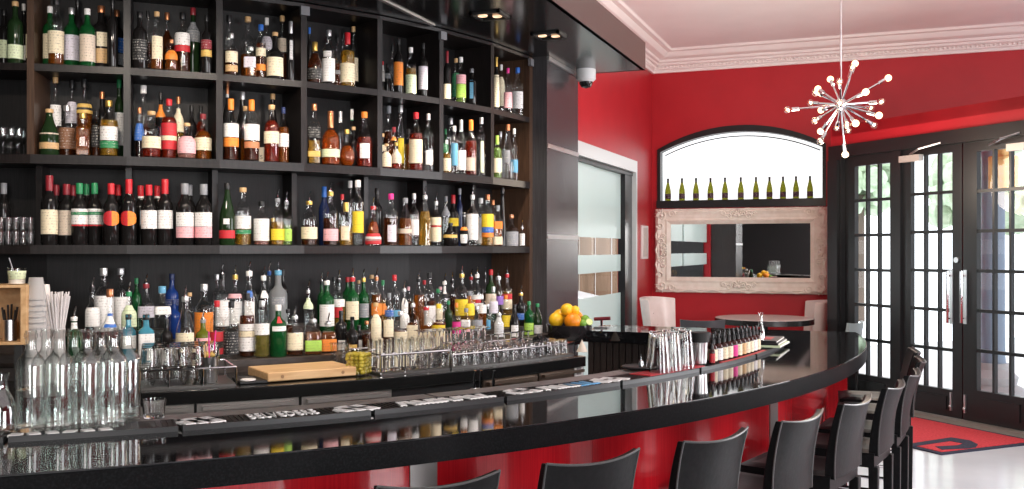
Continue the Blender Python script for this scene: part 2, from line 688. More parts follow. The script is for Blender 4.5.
for y0, y1, xo in ((dy0, ymid, 0.0), (ymid, dy1 - 0.36, -0.015)):
    leaf = MB()
    for k in (0, 2, 4):
        leaf.box(gx + xo, (y0 + y1) / 2, (zb[k] + zb[k + 1]) / 2, 0.010, y1 - y0 - 0.008, zb[k + 1] - zb[k])
    struct(leaf.build('door_pane', FROST, door1, smooth=0))
    cl = MB()
    for k in (1, 3):
        cl.quadstrip([(gx + xo, y0, zb[k]), (gx + xo, y1, zb[k])], [(gx + xo, y0, zb[k + 1]), (gx + xo, y1, zb[k + 1])])
    struct(cl.build('door_pane_band', CLEARPANE, door1, smooth=0))
trk = MB()
sideprism(trk, dy0, dy1 - 0.05, dzt - 0.17, dzt - 0.13, LEFT_X - 0.10, LEFT_X - 0.01)
struct(trk.build('door_track', BLACKPAINT, door1, smooth=0))

# what is seen through the clear bands: a lane with a timber fence and a parked car
struct(MB().box(-6.0, 9.5, -0.06, 6.6, 12, 0.1).build('ground_lane', principled('pale_paving', (0.62, 0.63, 0.64), 0.8), smooth=0))

# diagonal entrance: bulkhead wall above the doors, frame, doors
BULK_T = 2.78
HEAD = height_at(148, du(840)[1])


def dbox(mb, u0, u1, z0, z1, o0, o1):
    (ax, ay), (bx, by) = dpt((u0 + u1) / 2, (o0 + o1) / 2), (0, 0)
    return mb.box(ax, ay, (z0 + z1) / 2, u1 - u0, abs(o1 - o0), z1 - z0, -pi / 4)


U_END = du(1090)[0]
bw = MB()
dbox(bw, U0 - 0.02, U_END + 0.6, HEAD, BULK_T, -0.22, 0.0)
dbox(bw, U_END, U_END + 0.6, 0, HEAD, -0.22, 0.0)
dbox(bw, U_END + 0.6, 2.2, 0, 0.9, -0.22, 0.0)
dbox(bw, U_END + 0.6, 2.2, 2.5, BULK_T, -0.22, 0.0)
dbox(bw, -1.2, 2.2, 0.9, 2.5, -0.22, 0.0)
bw.box(corner[0] + 0.09, (corner[1] + FAR_Y) / 2 + 0.05, BULK_T / 2, 0.16, FAR_Y - corner[1] - 0.1, BULK_T)
bw.prism([(corner[0], corner[1]), dpt(U_END + 0.6), (dpt(U_END + 0.6)[0], FAR_Y), (corner[0], FAR_Y)], BULK_T - 0.1, BULK_T - 0.001)
struct(bw.build('wall_entrance', RED, smooth=0))
uA, uB, uC, uD, uE = du(832)[0], du(845)[0], du(897)[0], du(962.5)[0], du(1046)[0]
HB = HEAD - 0.10
ff = MB()
dbox(ff, uA, U_END, HB, HEAD + 0.02, -0.12, 0.05)
dbox(ff, uA, uB, 0, HB, -0.12, 0.05)
dbox(ff, uC - 0.02, uC + 0.07, 0, HB, -0.12, 0.03)
dbox(ff, uE, U_END, 0, HB, -0.12, 0.05)
dbox(ff, uA + 0.02, uB - 0.03, 0, HB - 0.03, 0.05, 0.08)
frame_ = struct(ff.build('trim_1', BLACKPAINT, smooth=0))
thr = MB()
dbox(thr, uC, U_END, 0.0, 0.035, -0.12, 0.09)
struct(thr.build('trim_2', principled('worn_brass_threshold', (0.35, 0.30, 0.26), 0.4, metal=0.5), smooth=0))
sil = MB()
dbox(sil, uB, uC - 0.05, 0.0, 0.13, 0.085, 0.34)
struct(sil.build('trim_3', principled('white_marble_sill', (0.75, 0.77, 0.78), 0.3), smooth=0))
DOORGLASS = thin_glass('door_glass', tint=(0.97, 0.98, 0.99), base=0.03, edge=0.4)


def glazed(name, u0, u1, gu0, gu1, gz0, gz1, cols, rows, z0, z1):
    """black glazed leaf: stiles, rails and muntins in one frame, a pane sheet behind"""
    m = MB()
    dbox(m, u0, gu0, z0, z1, -0.05, 0.0)
    dbox(m, gu1, u1, z0, z1, -0.05, 0.0)
    dbox(m, gu0, gu1, z0, gz0, -0.05, 0.0)
    dbox(m, gu0, gu1, gz1, z1, -0.05, 0.0)
    dbox(m, gu0 + 0.06, gu1 - 0.06, z0 + 0.06, gz0 - 0.06, 0.0, 0.012)
    for k in range(1, cols):
        u = gu0 + (gu1 - gu0) * k / cols
        dbox(m, u - 0.011, u + 0.011, gz0, gz1, -0.045, -0.005)
    for k in range(1, rows):
        z = gz0 + (gz1 - gz0) * k / rows
        dbox(m, gu0, gu1, z - 0.014, z + 0.014, -0.045, -0.006)
    o = struct(m.build(name, BLACKPAINT, smooth=0))
    g = MB()
    a, b = dpt(gu0, -0.025), dpt(gu1, -0.025)
    g.quadstrip([(*a, gz0), (*b, gz0)], [(*a, gz1), (*b, gz1)])
    struct(g.build('door_pane', DOORGLASS, o, smooth=0))
    return o


def zz(px, py):
    return height_at(py, du(px)[1])


w2 = glazed('window_2', uB, uC - 0.02, du(854.7)[0], du(890)[0], zz(872, 375.8), zz(872, 164.6), 3, 6, 0.0, HB)
d2 = glazed('door_2', uC + 0.07, uD - 0.006, du(910.8)[0], du(952.3)[0], zz(930, 386.5), zz(917, 156), 3, 6, 0.04, HB)
d3 = glazed('door_3', uD + 0.006, uE, du(976.8)[0], du(1027)[0], zz(990, 392.6), zz(984, 150.5), 3, 6, 0.04, HB)
ws = MB()
dbox(ws, uD - 0.006, uD + 0.006, 0.04, HB, -0.05, -0.012)
struct(ws.build('door_seal', principled('red_weather_strip', (0.35, 0.01, 0.02), 0.6), d2, smooth=0))
for dd, px in ((d2, 951.5), (d3, 965.5)):
    u = du(px)[0]
    z0, z1 = zz(px, 324), zz(px, 270)
    h = MB()
    dbox(h, u - 0.018, u + 0.018, z0, z1, 0.0, 0.008)
    struct(h.build('door_plate', STEEL, dd, smooth=0))
    h = MB()
    for z in (z0 + 0.05, z1 - 0.05):
        h.tube([(*dpt(u, 0.0), z), (*dpt(u, 0.05), z)], 0.008)
    h.tube([(*dpt(u, 0.05), z0 + 0.01), (*dpt(u, 0.05), z1 - 0.01)], 0.013, 10)
    struct(h.build('door_handle', CHROME, dd))
    b = MB()
    dbox(b, u - 0.008, u + 0.008, 0.10, 0.26, 0.0, 0.014)
    b.ball((*dpt(u, 0.018), 0.14), 0.013)
    struct(b.build('door_bolt', STEEL, dd))
lk = MB()
lk.tube([(*dpt(du(957)[0], 0.0), zz(957, 260)), (*dpt(du(957)[0], 0.015), zz(957, 260))], 0.025, 14)
struct(lk.build('door_lock', STEEL, d2))
for dd, pa, pb in ((d2, 903, 943), (d3, 980, 1022)):
    c = MB()
    ua, ub = du(pa)[0], du(pb)[0]
    zc = HB - 0.06
    dbox(c, ua + (0.0 if dd is d2 else 0.30), ua + (0.24 if dd is d2 else 0.54), zc - 0.06, zc + 0.0, 0.0, 0.055)
    struct(c.build('door_closer', principled('silver_closer_paint', (0.55, 0.50, 0.46), 0.4, metal=0.4), dd, smooth=0))
    c = MB()
    c.tube([(*dpt(ua + 0.12, 0.04), zc + 0.01), (*dpt(ua + 0.30, 0.12), zc + 0.04), (*dpt(ub + 0.02, 0.05), zc + 0.08)], 0.009, 6)
    struct(c.build('door_closer_arm', STEEL, dd))

# crown moulding along far and left walls
prof = [(0, 3.66), (0.03, 3.66), (0.035, 3.69), (0.05, 3.70), (0.055, 3.73), (0.09, 3.745), (0.095, 3.765), (0.125, 3.775), (0.13, 3.80),
        (0.20, 3.815), (0.235, 3.85), (0.24, 3.865), (0.29, 3.872), (0.30, 3.895), (0.31, CEIL_Z)]
cr = MB()
cr.quadstrip([(LEFT_X + o, FAR_Y - o, z) for o, z in prof], [(6.5, FAR_Y - o, z) for o, z in prof])
for k in range(150):
    cr.ball((LEFT_X + 0.10 + k * 0.045, FAR_Y - 0.058, 3.722), 0.015, 6, 4)
struct(cr.build('trim_4', MOULD, smooth=30))
cr = MB()
cr.quadstrip([(LEFT_X + o, 6.6, z) for o, z in prof], [(LEFT_X + o, FAR_Y - o, z) for o, z in prof])
for k in range(100):
    cr.ball((LEFT_X + 0.058, FAR_Y - 0.10 - k * 0.045, 3.722), 0.015, 6, 4)
struct(cr.build('trim_5', MOULD, smooth=30))

# dropped ceiling over the bar
SOFF_X, SOFF_Y, SOFF_Z = -1.72, 7.31, 2.90
SOFFM = principled('black_soffit_lacquer', (0.014, 0.014, 0.015), 0.18, spec=0.6)
FASCIA = principled('brown_fascia_paint', (0.085, 0.045, 0.038), 0.4)
struct(MB().box((SOFF_X - 7.5) / 2, (SOFF_Y - 4) / 2, SOFF_Z + 0.03, SOFF_X + 7.5, SOFF_Y + 4, 0.06).build('ceiling_soffit', SOFFM, smooth=0))
fs_ = MB()
fs_.box(SOFF_X - 0.01, (SOFF_Y - 4) / 2, 3.005, 0.03, SOFF_Y + 4.0, 0.21)
fs_.box((SOFF_X + LEFT_X) / 2, SOFF_Y - 0.01, 3.005, SOFF_X - LEFT_X, 0.03, 0.21)
fs_.box((SOFF_X - 7.5) / 2, (SOFF_Y - 4) / 2, 3.10, SOFF_X + 7.5, SOFF_Y + 4, 0.02)
struct(fs_.build('trim_6', FASCIA, smooth=0))
struct(MB().box(-2.585, 3.2, SOFF_Z - 0.004, 0.025, 4.36, 0.008).build('trim_7', principled('soffit_trim_alloy', (0.5, 0.5, 0.5), 0.35, metal=0.8), smooth=0))

# room behind the bar and behind the photographer, seen in the far mirror
bk = MB()
bk.box(-0.5, -3.6, 1.95, 14.0, 0.2, 3.9)
bk.box(-7.4, 1.85, 1.95, 0.2, 11.1, 3.9)
bk.box(-5.1, 7.37, 1.95, 4.7, 0.1, 3.9)
struct(bk.build('wall_back', DARKWALL, smooth=0))
rw = MB()
rw.box(6.6, -0.05, 0.45, 0.2, 7.3, 0.9)
rw.box(6.6, -0.05, 3.25, 0.2, 7.3, 1.3)
for y0, y1 in ((-3.6, -1.9), (1.5, 3.5)):
    rw.box(6.6, (y0 + y1) / 2, 1.75, 0.2, y1 - y0, 1.7)
struct(rw.build('wall_right', RED, smooth=0))

# downlights in the soffit: (photo column, row) of the two in view, the others continue the line
DL = [at_z(549, 35, SOFF_Z), at_z(490, 15, SOFF_Z)]
DL = [(p[0], p[1]) for p in DL] + [(-2.05, 4.0), (-2.35, 3.2), (-2.8, 2.5)]
for k, (x, y) in enumerate(DL):
    f = MB()
    for sx_, sy_, w_, h_ in ((-0.085, 0, 0.02, 0.19), (0.085, 0, 0.02, 0.19), (0, -0.085, 0.19, 0.02), (0, 0.085, 0.19, 0.02)):
        f.box(x + sx_, y + sy_, SOFF_Z - 0.006, w_, h_, 0.012)
    if k < 2:
        dl = empty('downlight', ('square black recessed downlight in the soffit near the dome camera', 'square black recessed downlight in the soffit farther from the dome camera')[k], 'light', (x, y, SOFF_Z), group='soffit downlights')
        for q in (f,):
            q.v = [(a - x, b - y, c - SOFF_Z) for a, b, c in q.v]
        f.build('frame', principled('downlight_black', (0.02, 0.02, 0.02), 0.4), dl, smooth=0)
        for s_ in (-1, 1):
            MB().lathe([(0.0001, -0.002), (0.020, -0.002), (0.027, -0.010), (0.029, -0.004)], 14, (0.038 * s_, 0.02 * s_, 0)).build('lamp', principled('lamp_glow', (1, 0.8, 0.6), 0.4, emit=(1, 0.62, 0.36), emit_s=0.9), dl)
    tgt = on_circle(0, BACK_C, BACK_R) if False else None
    a = bearing(BACK_C, (x, y))
    t = polar(BACK_C, BACK_R - 0.1, a)
    spot_light('downlight_beam', (x, y, SOFF_Z - 0.03), (t[0], t[1], 1.3), 62, 95, 0.7, (1.0, 0.86, 0.72))

# dome camera
cx, cy, cz = at_z(586, 74, SOFF_Z) if False else (*[q for q in at_depth(586, 74, 7.42)[:2]], SOFF_Z)
dc = empty('dome_camera', 'white dome security camera hanging under the black soffit', 'camera', (cx, cy, cz))
MB().lathe([(0.0001, 0.0), (0.075, 0.0), (0.075, -0.075), (0.055, -0.095), (0.0001, -0.095)], 20).build('housing', principled('camera_white', (0.7, 0.7, 0.7), 0.4), dc)
MB().lathe([(0.052, -0.09), (0.050, -0.11), (0.035, -0.135), (0.0001, -0.145)], 20).build('dome', principled('smoked_dome', (0.01, 0.01, 0.01), 0.05), dc)
# switch panel on the left wall
py0, pz0 = left_pt(640.5, 259)
py1, pz1 = left_pt(646.5, 226)
wp = empty('wall_picture', 'narrow white framed picture on the red wall beside the glass door', 'picture', (LEFT_X + 0.012, (py0 + py1) / 2, (pz0 + pz1) / 2))
MB().box(0, 0, 0, 0.024, py1 - py0, pz1 - pz0).build('frame', principled('picture_white', (0.88, 0.85, 0.83), 0.4), wp, bevel=0.004)
MB().box(0.013, 0, 0, 0.004, (py1 - py0) * 0.7, (pz1 - pz0) * 0.86).build('print', printed('picture_print', (0.70, 0.64, 0.60), (0.3, 0.22, 0.2), 0.62), wp, smooth=0)

# ------------------------------------------------------------------ outside
PAVE = principled('street_paving', (0.70, 0.71, 0.72), 0.85)
struct(MB().prism([dpt(-12, -0.23), dpt(8, -0.23), dpt(8, -25), dpt(-12, -25)], -0.12, -0.02).build('pavement', PAVE, smooth=0))
x_, y_ = dpt(-2, -16)
fb = MB().box(x_, y_, 3.5, 26, 0.6, 7, -pi / 4)
for k in range(9):
    for z in (2.2, 4.8):
        a_, b_ = dpt(-13 + k * 2.8, -15.6)
        fb.box(a_, b_, z, 1.3, 0.2, 1.6, -pi / 4)
tag(fb.build('street_building', noisy('pale_render', (0.72, 0.74, 0.76), (0.6, 0.62, 0.65), nscale=0.8, rough=0.8), smooth=0),
    'pale building across the street seen through the door panes', 'building')
ua = du(994)[0]
r_ = ray(993)
px_, py_ = r_[0] * 10.0, r_[1] * 10.0
pst = empty('street_post', 'bluish grey street post on a round stone base outside the door', 'post', (px_, py_, -0.02))
MB().lathe([(0.125, 0.35), (0.115, 0.45), (0.11, 2.5), (0.13, 2.6), (0.0001, 2.6)], 20).build('shaft', principled('blue_grey_paint', (0.22, 0.30, 0.40), 0.6), pst)
MB().lathe([(0.0001, 0), (0.30, 0), (0.30, 0.12), (0.22, 0.16), (0.24, 0.24), (0.16, 0.32), (0.15, 0.38), (0.0001, 0.38)], 24).build('plinth', principled('grey_stone', (0.45, 0.46, 0.47), 0.8), pst)
q = at_depth(1003, 173, 9.55)
sg = empty('street_sign', 'yellow hanging street signal behind the top door panes', 'sign', q)
MB().box(0, 0, 0, 0.20, 0.20, 0.34, -pi / 4).build('box', principled('signal_yellow', (0.95, 0.75, 0.30), 0.5), sg, bevel=0.02)
MB().box(0, 0, 0.25, 0.12, 0.12, 0.18, -pi / 4).build('bracket', principled('signal_yellow', (0.95, 0.75, 0.30), 0.5), sg, bevel=0.02)
MB().tube([(0, 0, 0.3), (0, 0, 0.37)], 0.02).build('hanger', STEEL, sg)
LEAF = noisy('tree_leaves', (0.34, 0.46, 0.30), (0.55, 0.66, 0.50), nscale=6, rough=0.8)
for px, py, d, sz, lab in ((858, 180, 21, 0.85, 'green street tree seen through the narrow side window'), (984, 190, 16, 0.8, 'green street tree seen through the door beside the post')):
    c = at_depth(px, py, d)
    tr = empty('street_tree', lab, 'tree', (c[0], c[1], -0.02), group='street trees')
    cm = MB()
    for k in range(150):
        a, b, rr = random.uniform(0, 2 * pi), random.uniform(-1, 1), sz * random.uniform(0.5, 1.0)
        s_ = sqrt(1 - b * b)
        cm.ball((rr * s_ * cos(a), rr * s_ * sin(a), c[2] + 0.02 + rr * b * 0.9), random.uniform(0.12, 0.26), 6, 4)
    cm.build('crown', LEAF, tr)
    MB().tube([(0, 0, 0), (0.05, 0, c[2] - 0.3)], 0.14, 8, 0.08).build('trunk', principled('bark', (0.12, 0.09, 0.07), 0.9), tr)


def car(loc, rz, label, color):
    t = empty('car', label, 'car', loc, rz)
    side = [(-2.1, 0.35), (2.1, 0.35), (2.15, 0.75), (1.3, 0.95), (0.7, 1.42), (-1.2, 1.45), (-1.9, 1.0), (-2.15, 0.9)]
    b = MB()
    wallprism(b, side, -0.85, 0.85)
    b.build('body', principled('car_paint_' + color, (0.75, 0.76, 0.78) if color == 'white' else (0.6, 0.64, 0.68), 0.25), t, smooth=0, bevel=0.05)
    w = MB()
    wallprism(w, [(0.55, 1.0), (1.05, 1.0), (0.62, 1.36), (0.1, 1.36), (0.1, 1.0)], -0.865, 0.865)
    wallprism(w, [(-1.5, 1.0), (0.0, 1.0), (0.0, 1.36), (-1.15, 1.38)], -0.865, 0.865)
    w.build('window', principled('car_glass', (0.02, 0.025, 0.03), 0.1), t, smooth=0)
    for x in (-1.35, 1.35):
        for y in (-0.8, 0.8):
            MB().tube([(x, y - 0.1, 0.33), (x, y + 0.1, 0.33)], 0.33, 18).build('wheel', principled('tyre', (0.02, 0.02, 0.02), 0.7), t)


cq = at_depth(588, 300, 13.0)
car((cq[0] - 1.6, cq[1], -0.01), radians(15), 'white car parked outside, seen through the frosted sliding door', 'white')
fq = MB()
for k in range(26):
    fq.box(-9.6 + k * 0.27, 15.0, 1.5, 0.25, 0.06, 3.0)
struct(fq.build('wall_lane_fence', noisy('fence_timber', (0.20, 0.13, 0.08), (0.30, 0.20, 0.13), scale=(1, 1, 0.1), nscale=12, rough=0.8), smooth=0))

# ------------------------------------------------------------------ back bar shelving
WOOD = noisy('black_stained_oak', (0.009, 0.0072, 0.0072), (0.016, 0.0125, 0.012), scale=(6, 6, 0.6), nscale=14, rough=0.34, detail=5, spec=0.32)
WOODB = noisy('black_oak_panel', (0.008, 0.0074, 0.0078), (0.014, 0.0128, 0.0132), scale=(14, 14, 0.5), nscale=14, rough=0.5, detail=5, spec=0.3)
WOOD_LIT = noisy('black_oak_warm_lit', (0.045, 0.024, 0.014), (0.075, 0.040, 0.024), scale=(8, 8, 0.5), nscale=12, rough=0.35, detail=5)  # black oak with the downlights' warm glow put into its colour
R_F, R_B = BACK_R, BACK_R - 0.30
POST_PX = [30.5, 127, 219.5, 304, 380, 441.5, 492.5, 529.5]
PA = [bearing(BACK_C, on_circle(px, BACK_C, R_F)) for px in POST_PX]
step0 = PA[1] - PA[0]
PA = [PA[0] - 2 * step0, PA[0] - step0] + PA
Z_TOP, Z_MID, Z_UP, Z_LOW = 2.895, 2.462, 2.003, 1.545     # cabinet top and shelf tops


def sector(mb, r0, r1, z0, z1, angles):
    """shelf made of straight boards between the posts"""
    lo = [polar(BACK_C, r1, a) for a in angles]
    li = [polar(BACK_C, r0, a) for a in angles]
    for k in range(len(angles) - 1):
        mb.prism([li[k], lo[k], lo[k + 1], li[k + 1]], z0, z1)
    return mb


def post(mb, a, r0, r1, w, z0, z1):
    (x0, y0), (x1, y1) = polar(BACK_C, r0, a), polar(BACK_C, r1, a)
    tx, ty = -sin(a) * w / 2, cos(a) * w / 2
    return mb.prism([(x0 - tx, y0 - ty), (x1 - tx, y1 - ty), (x1 + tx, y1 + ty), (x0 + tx, y0 + ty)], z0, z1)


sh = empty('bottle_shelving', 'curved black oak wall shelving with square bays full of bottles', 'shelves', (*polar(BACK_C, R_B, PA[5]), 0.9))


def put(mb, name, mat, parent, **k):
    px, py, pz = parent.location
    mb.v = [(x - px, y - py, z - pz) for x, y, z in mb.v]
    return mb.build(name, mat, parent, **k)


put(sector(MB(), R_B - 0.02, R_B, 0.90, Z_TOP, PA), 'back_panel', WOODB, sh, smooth=0)
put(sector(MB(), R_B, R_F, Z_MID - 0.036, Z_MID, PA), 'shelf', WOOD, sh, smooth=0)
put(sector(MB(), R_B, R_F + 0.004, Z_UP - 0.046, Z_UP, PA), 'shelf', WOOD, sh, smooth=0)
put(sector(MB(), R_B, R_F + 0.002, Z_LOW - 0.045, Z_LOW, PA), 'shelf', WOOD, sh, smooth=0)
put(sector(MB(), R_B, R_F, Z_TOP - 0.02, Z_TOP, PA), 'shelf', WOOD, sh, smooth=0)
for k, a in enumerate(PA[:-1]):
    put(post(MB(), a, R_B, R_F, 0.034, Z_UP, Z_TOP - 0.02), 'post', WOOD_LIT if k == 2 else WOOD, sh, smooth=0)
    put(post(MB(), a, R_B, R_F - 0.15, 0.03, Z_LOW, Z_UP - 0.046), 'post', WOOD, sh, smooth=0)
a_e = bearing(BACK_C, on_circle(540, BACK_C, R_F))
put(sector(MB(), R_B - 0.02, R_F, 0.90, Z_TOP, [PA[-1], a_e]), 'end_panel', WOOD_LIT, sh, smooth=0)
for k, a in ((5, PA[5]), (7, PA[7]), (9, PA[9])):
    m = MB()
    c = polar(BACK_C, R_F + 0.012, a)
    m.box(c[0], c[1], Z_TOP - 0.045, 0.022, 0.05, 0.05, a)
    put(m, 'bracket', principled('grey_bracket', (0.16, 0.16, 0.17), 0.4), sh, smooth=0)

# boxed dark pillar at the end of the shelving, with two steel strips
PX = -2.245
pil = empty('end_pillar', 'dark oak boxed pillar with two thin steel strips beside the glass door', 'pillar', (PX - 0.2, 6.9, 0))
PILM = noisy('grey_brown_veneer', (0.034, 0.032, 0.034), (0.054, 0.051, 0.054), scale=(20, 20, 0.4), nscale=10, rough=0.25, detail=5, coat=0.1)
put(MB().box(PX - 0.2, 6.905, SOFF_Z / 2, 0.40, 0.75, SOFF_Z), 'veneer_panel', PILM, pil, smooth=0)
for z in (2.265, 1.615):
    put(MB().box(PX + 0.002, 6.905, z, 0.008, 0.75, 0.032), 'steel_strip', STEEL, pil, smooth=0)
put(MB().box(PX + 0.006, 6.905, SOFF_Z - 0.016, 0.02, 0.75, 0.03), 'top_trim', principled('soffit_trim_alloy', (0.5, 0.5, 0.5), 0.35, metal=0.8), pil, smooth=0)
struct(MB().box(PX - 0.40, 6.62, 1.45, 0.30, 0.16, 2.9).build('wall_gap_shade', principled('gap_shade_black', (0.006, 0.006, 0.006), 0.5), smooth=0))  # black box added so the gap beside the pillar stays dark like shade

# ------------------------------------------------------------------ back counter
CT_Z, CT_R = 0.905, 4.50
a_l = PA[0] - 0.05
a_r = bearing(BACK_C, on_circle(586, BACK_C, CT_R))
cb = empty('back_counter', 'curved black stone work counter under the bottle shelving with steel drawers', 'counter', (*polar(BACK_C, 4.0, PA[5]), 0))
STONE = principled('black_counter_stone', (0.010, 0.010, 0.010), 0.16)
put(MB().arc(BACK_C, R_B, CT_R, a_l, a_r, CT_Z - 0.06, CT_Z, 48), 'worktop', STONE, cb, bevel=0.004)
put(MB().arc(BACK_C, R_B + 0.1, CT_R - 0.06, a_l, a_r, 0.0, CT_Z - 0.06, 48), 'carcass', principled('carcass_black', (0.012, 0.011, 0.011), 0.5), cb)
FRONTM = principled('dull_steel_front', (0.42, 0.39, 0.36), 0.38, metal=0.7)
FRONTB = principled('bronze_steel_front', (0.20, 0.145, 0.11), 0.35, metal=0.7)
for pa, pb, mt in ((60, 138, FRONTM), (140, 194, FRONTM), (197, 299, FRONTM), (302, 392, FRONTM), (484, 538, FRONTB), (540, 584, FRONTB)):
    a0, a1 = (bearing(BACK_C, on_circle(p, BACK_C, CT_R - 0.03)) for p in (pa, pb))
    d = put(MB().arc(BACK_C, CT_R - 0.06, CT_R - 0.035, a0, a1, 0.12, 0.842, 8), 'drawer', mt, cb)
    h = MB()
    h.arc(BACK_C, CT_R - 0.035, CT_R - 0.010, a0 + 0.005, a1 - 0.005, 0.812, 0.828, 8)
    h.v = [(x - cb.location[0], y - cb.location[1], z) for x, y, z in h.v]
    h.build('handle', mt, d)
# stepped riser for the bottles
rs = empty('bottle_riser', 'dark wooden stepped riser carrying rows of bottles on the back counter', 'riser', (*polar(BACK_C, 3.6, PA[5]), CT_Z))
RISEM = noisy('riser_brown', (0.030, 0.022, 0.018), (0.055, 0.040, 0.034), scale=(2, 2, 8), nscale=10, rough=0.45)
STEPS = [(3.70, 3.92, 0.965), (3.57, 3.70, 1.005), (3.45, 3.57, 1.05), (R_B, 3.45, 1.09)]
a_rs = bearing(BACK_C, on_circle(538, BACK_C, 3.8))
for r0, r1, z in STEPS:
    put(MB().arc(BACK_C, r0, r1, a_l, a_rs, CT_Z, z, 48), 'step', RISEM, rs)

# ------------------------------------------------------------------ the bar counter
GRAN = granite('black_granite')
AO0 = radians(-74)
AO1 = math.asin((6.52 - BAR_C[1]) / BAR_R)
R_IN = 4.55
REDL = noisy('red_lacquer', (0.36, 0.006, 0.012), (0.46, 0.010, 0.016), scale=(16, 16, 0.4), nscale=12, rough=0.20, detail=4, coat=0.6)
bar = empty('bar_counter', 'long curved bar with black granite top and red lacquer front', 'bar counter', (*polar(BAR_C, 4.875, radians(-30)), 0))
RET0, RET_X = 6.01, -1.83
a_in1 = math.asin((RET0 - BAR_C[1]) / R_IN)
out = [polar(BAR_C, BAR_R, AO0 + (AO1 - AO0) * k / 72) for k in range(73)]
inn = [polar(BAR_C, R_IN + 0.02, AO0 + (a_in1 - AO0) * k / 60) for k in range(61)][::-1]
slab = MB().prism(out + [(RET_X, 6.52), (RET_X, RET0)] + inn, BAR_Z - 0.072, BAR_Z)
put(slab, 'granite_top', GRAN, bar, bevel=0.004, smooth=0)
EDGEM = noisy('honed_granite_edge', (0.0025, 0.0025, 0.0028), (0.009, 0.009, 0.010), nscale=160, rough=0.40, lo=0.45, hi=0.75, spec=0.07)
put(MB().arc(BAR_C, BAR_R - 0.02, BAR_R + 0.003, AO0, AO1, BAR_Z - 0.0725, BAR_Z - 0.004, 96), 'granite_edge', EDGEM, bar)
RF = 5.02
strip_a = [bearing(BAR_C, on_circle(p, BAR_C, RF)) for p in (423, 773)]
da = strip_a[1] - strip_a[0]
seams = [strip_a[0] - 2 * da, strip_a[0] - da, strip_a[0], strip_a[1], radians(8)]
for k in range(len(seams) - 1):
    lo_, hi_ = max(seams[k], AO0), seams[k + 1]
    if hi_ > lo_:
        put(MB().arc(BAR_C, RF - 0.04, RF, lo_ + 0.006, hi_ - 0.006, 0.12, BAR_Z - 0.072, 24), 'front_panel', REDL, bar)
for a in seams:
    if a > AO0:
        put(MB().arc(BAR_C, RF - 0.03, RF + 0.006, a - 0.009, a + 0.009, 0.12, BAR_Z - 0.072, 2), 'steel_strip', principled('satin_steel_trim', (0.36, 0.34, 0.33), 0.3, metal=0.8), bar)
put(MB().arc(BAR_C, RF - 0.10, RF - 0.05, AO0, radians(8), 0.0, 0.14, 48), 'kick_plate', principled('kick_black', (0.015, 0.015, 0.015), 0.5), bar)
put(MB().arc(BAR_C, R_IN + 0.06, R_IN + 0.10, AO0, a_in1 - 0.02, 0.0, BAR_Z - 0.072, 48), 'inner_panel', principled('kick_black', (0.015, 0.015, 0.015), 0.5), bar)
ft = MB().tube([(*polar(BAR_C, 5.265, AO0 + (radians(4) - AO0) * k / 40), 0.24) for k in range(41)], 0.022, 10)
put(ft, 'foot_rail', STEEL, bar)
SLAT = noisy('dark_slat_wood', (0.018, 0.012, 0.010), (0.04, 0.028, 0.024), scale=(22, 22, 0.3), nscale=12, rough=0.5)
cl = MB()
x = -1.80
while x < -0.90:
    cl.box(x + 0.02, RET0 + 0.055, 0.464, 0.036, 0.03, 0.928)
    x += 0.042
cl.box(-1.33, RET0 + 0.10, 0.464, 0.92, 0.06, 0.928)
put(cl, 'slat_panel', SLAT, bar, smooth=0)
pnl = MB().box(-1.02, 6.42, 0.464, 1.6, 0.04, 0.928)
put(pnl, 'return_panel', REDL, bar, smooth=0)
# steel drip ledge along the inner edge
LEDGE = noisy('worn_steel_ledge', (0.30, 0.275, 0.26), (0.38, 0.35, 0.335), scale=(2, 2, 2), nscale=10, rough=0.42, metal=0.55)
ledge_seams = [AO0, radians(-52), bearing(BAR_C, on_circle(425, BAR_C, 4.550)), bearing(BAR_C, on_circle(668, BAR_C, 4.550)), a_in1 - 0.03]
for k in range(4):
    put(MB().arc(BAR_C, R_IN, 4.648, ledge_seams[k] + 0.0015, ledge_seams[k + 1] - 0.0015, BAR_Z, BAR_Z + 0.008, 24), 'drip_ledge', LEDGE, bar)

# rubber bar mats end to end along the inner edge
RUB = principled('black_rubber', (0.012, 0.012, 0.013), 0.42)
RUBG = principled('rubber_lip', (0.014, 0.014, 0.015), 0.45)
WHITEPRINT = principled('white_mat_print', (0.85, 0.83, 0.80), 0.5)
BLUEPRINT = principled('blue_mat_print', (0.12, 0.36, 0.62), 0.5)
REDPRINT = principled('red_mat_print', (0.55, 0.03, 0.04), 0.5)
M0, M1, MZ = 4.650, 4.81, BAR_Z


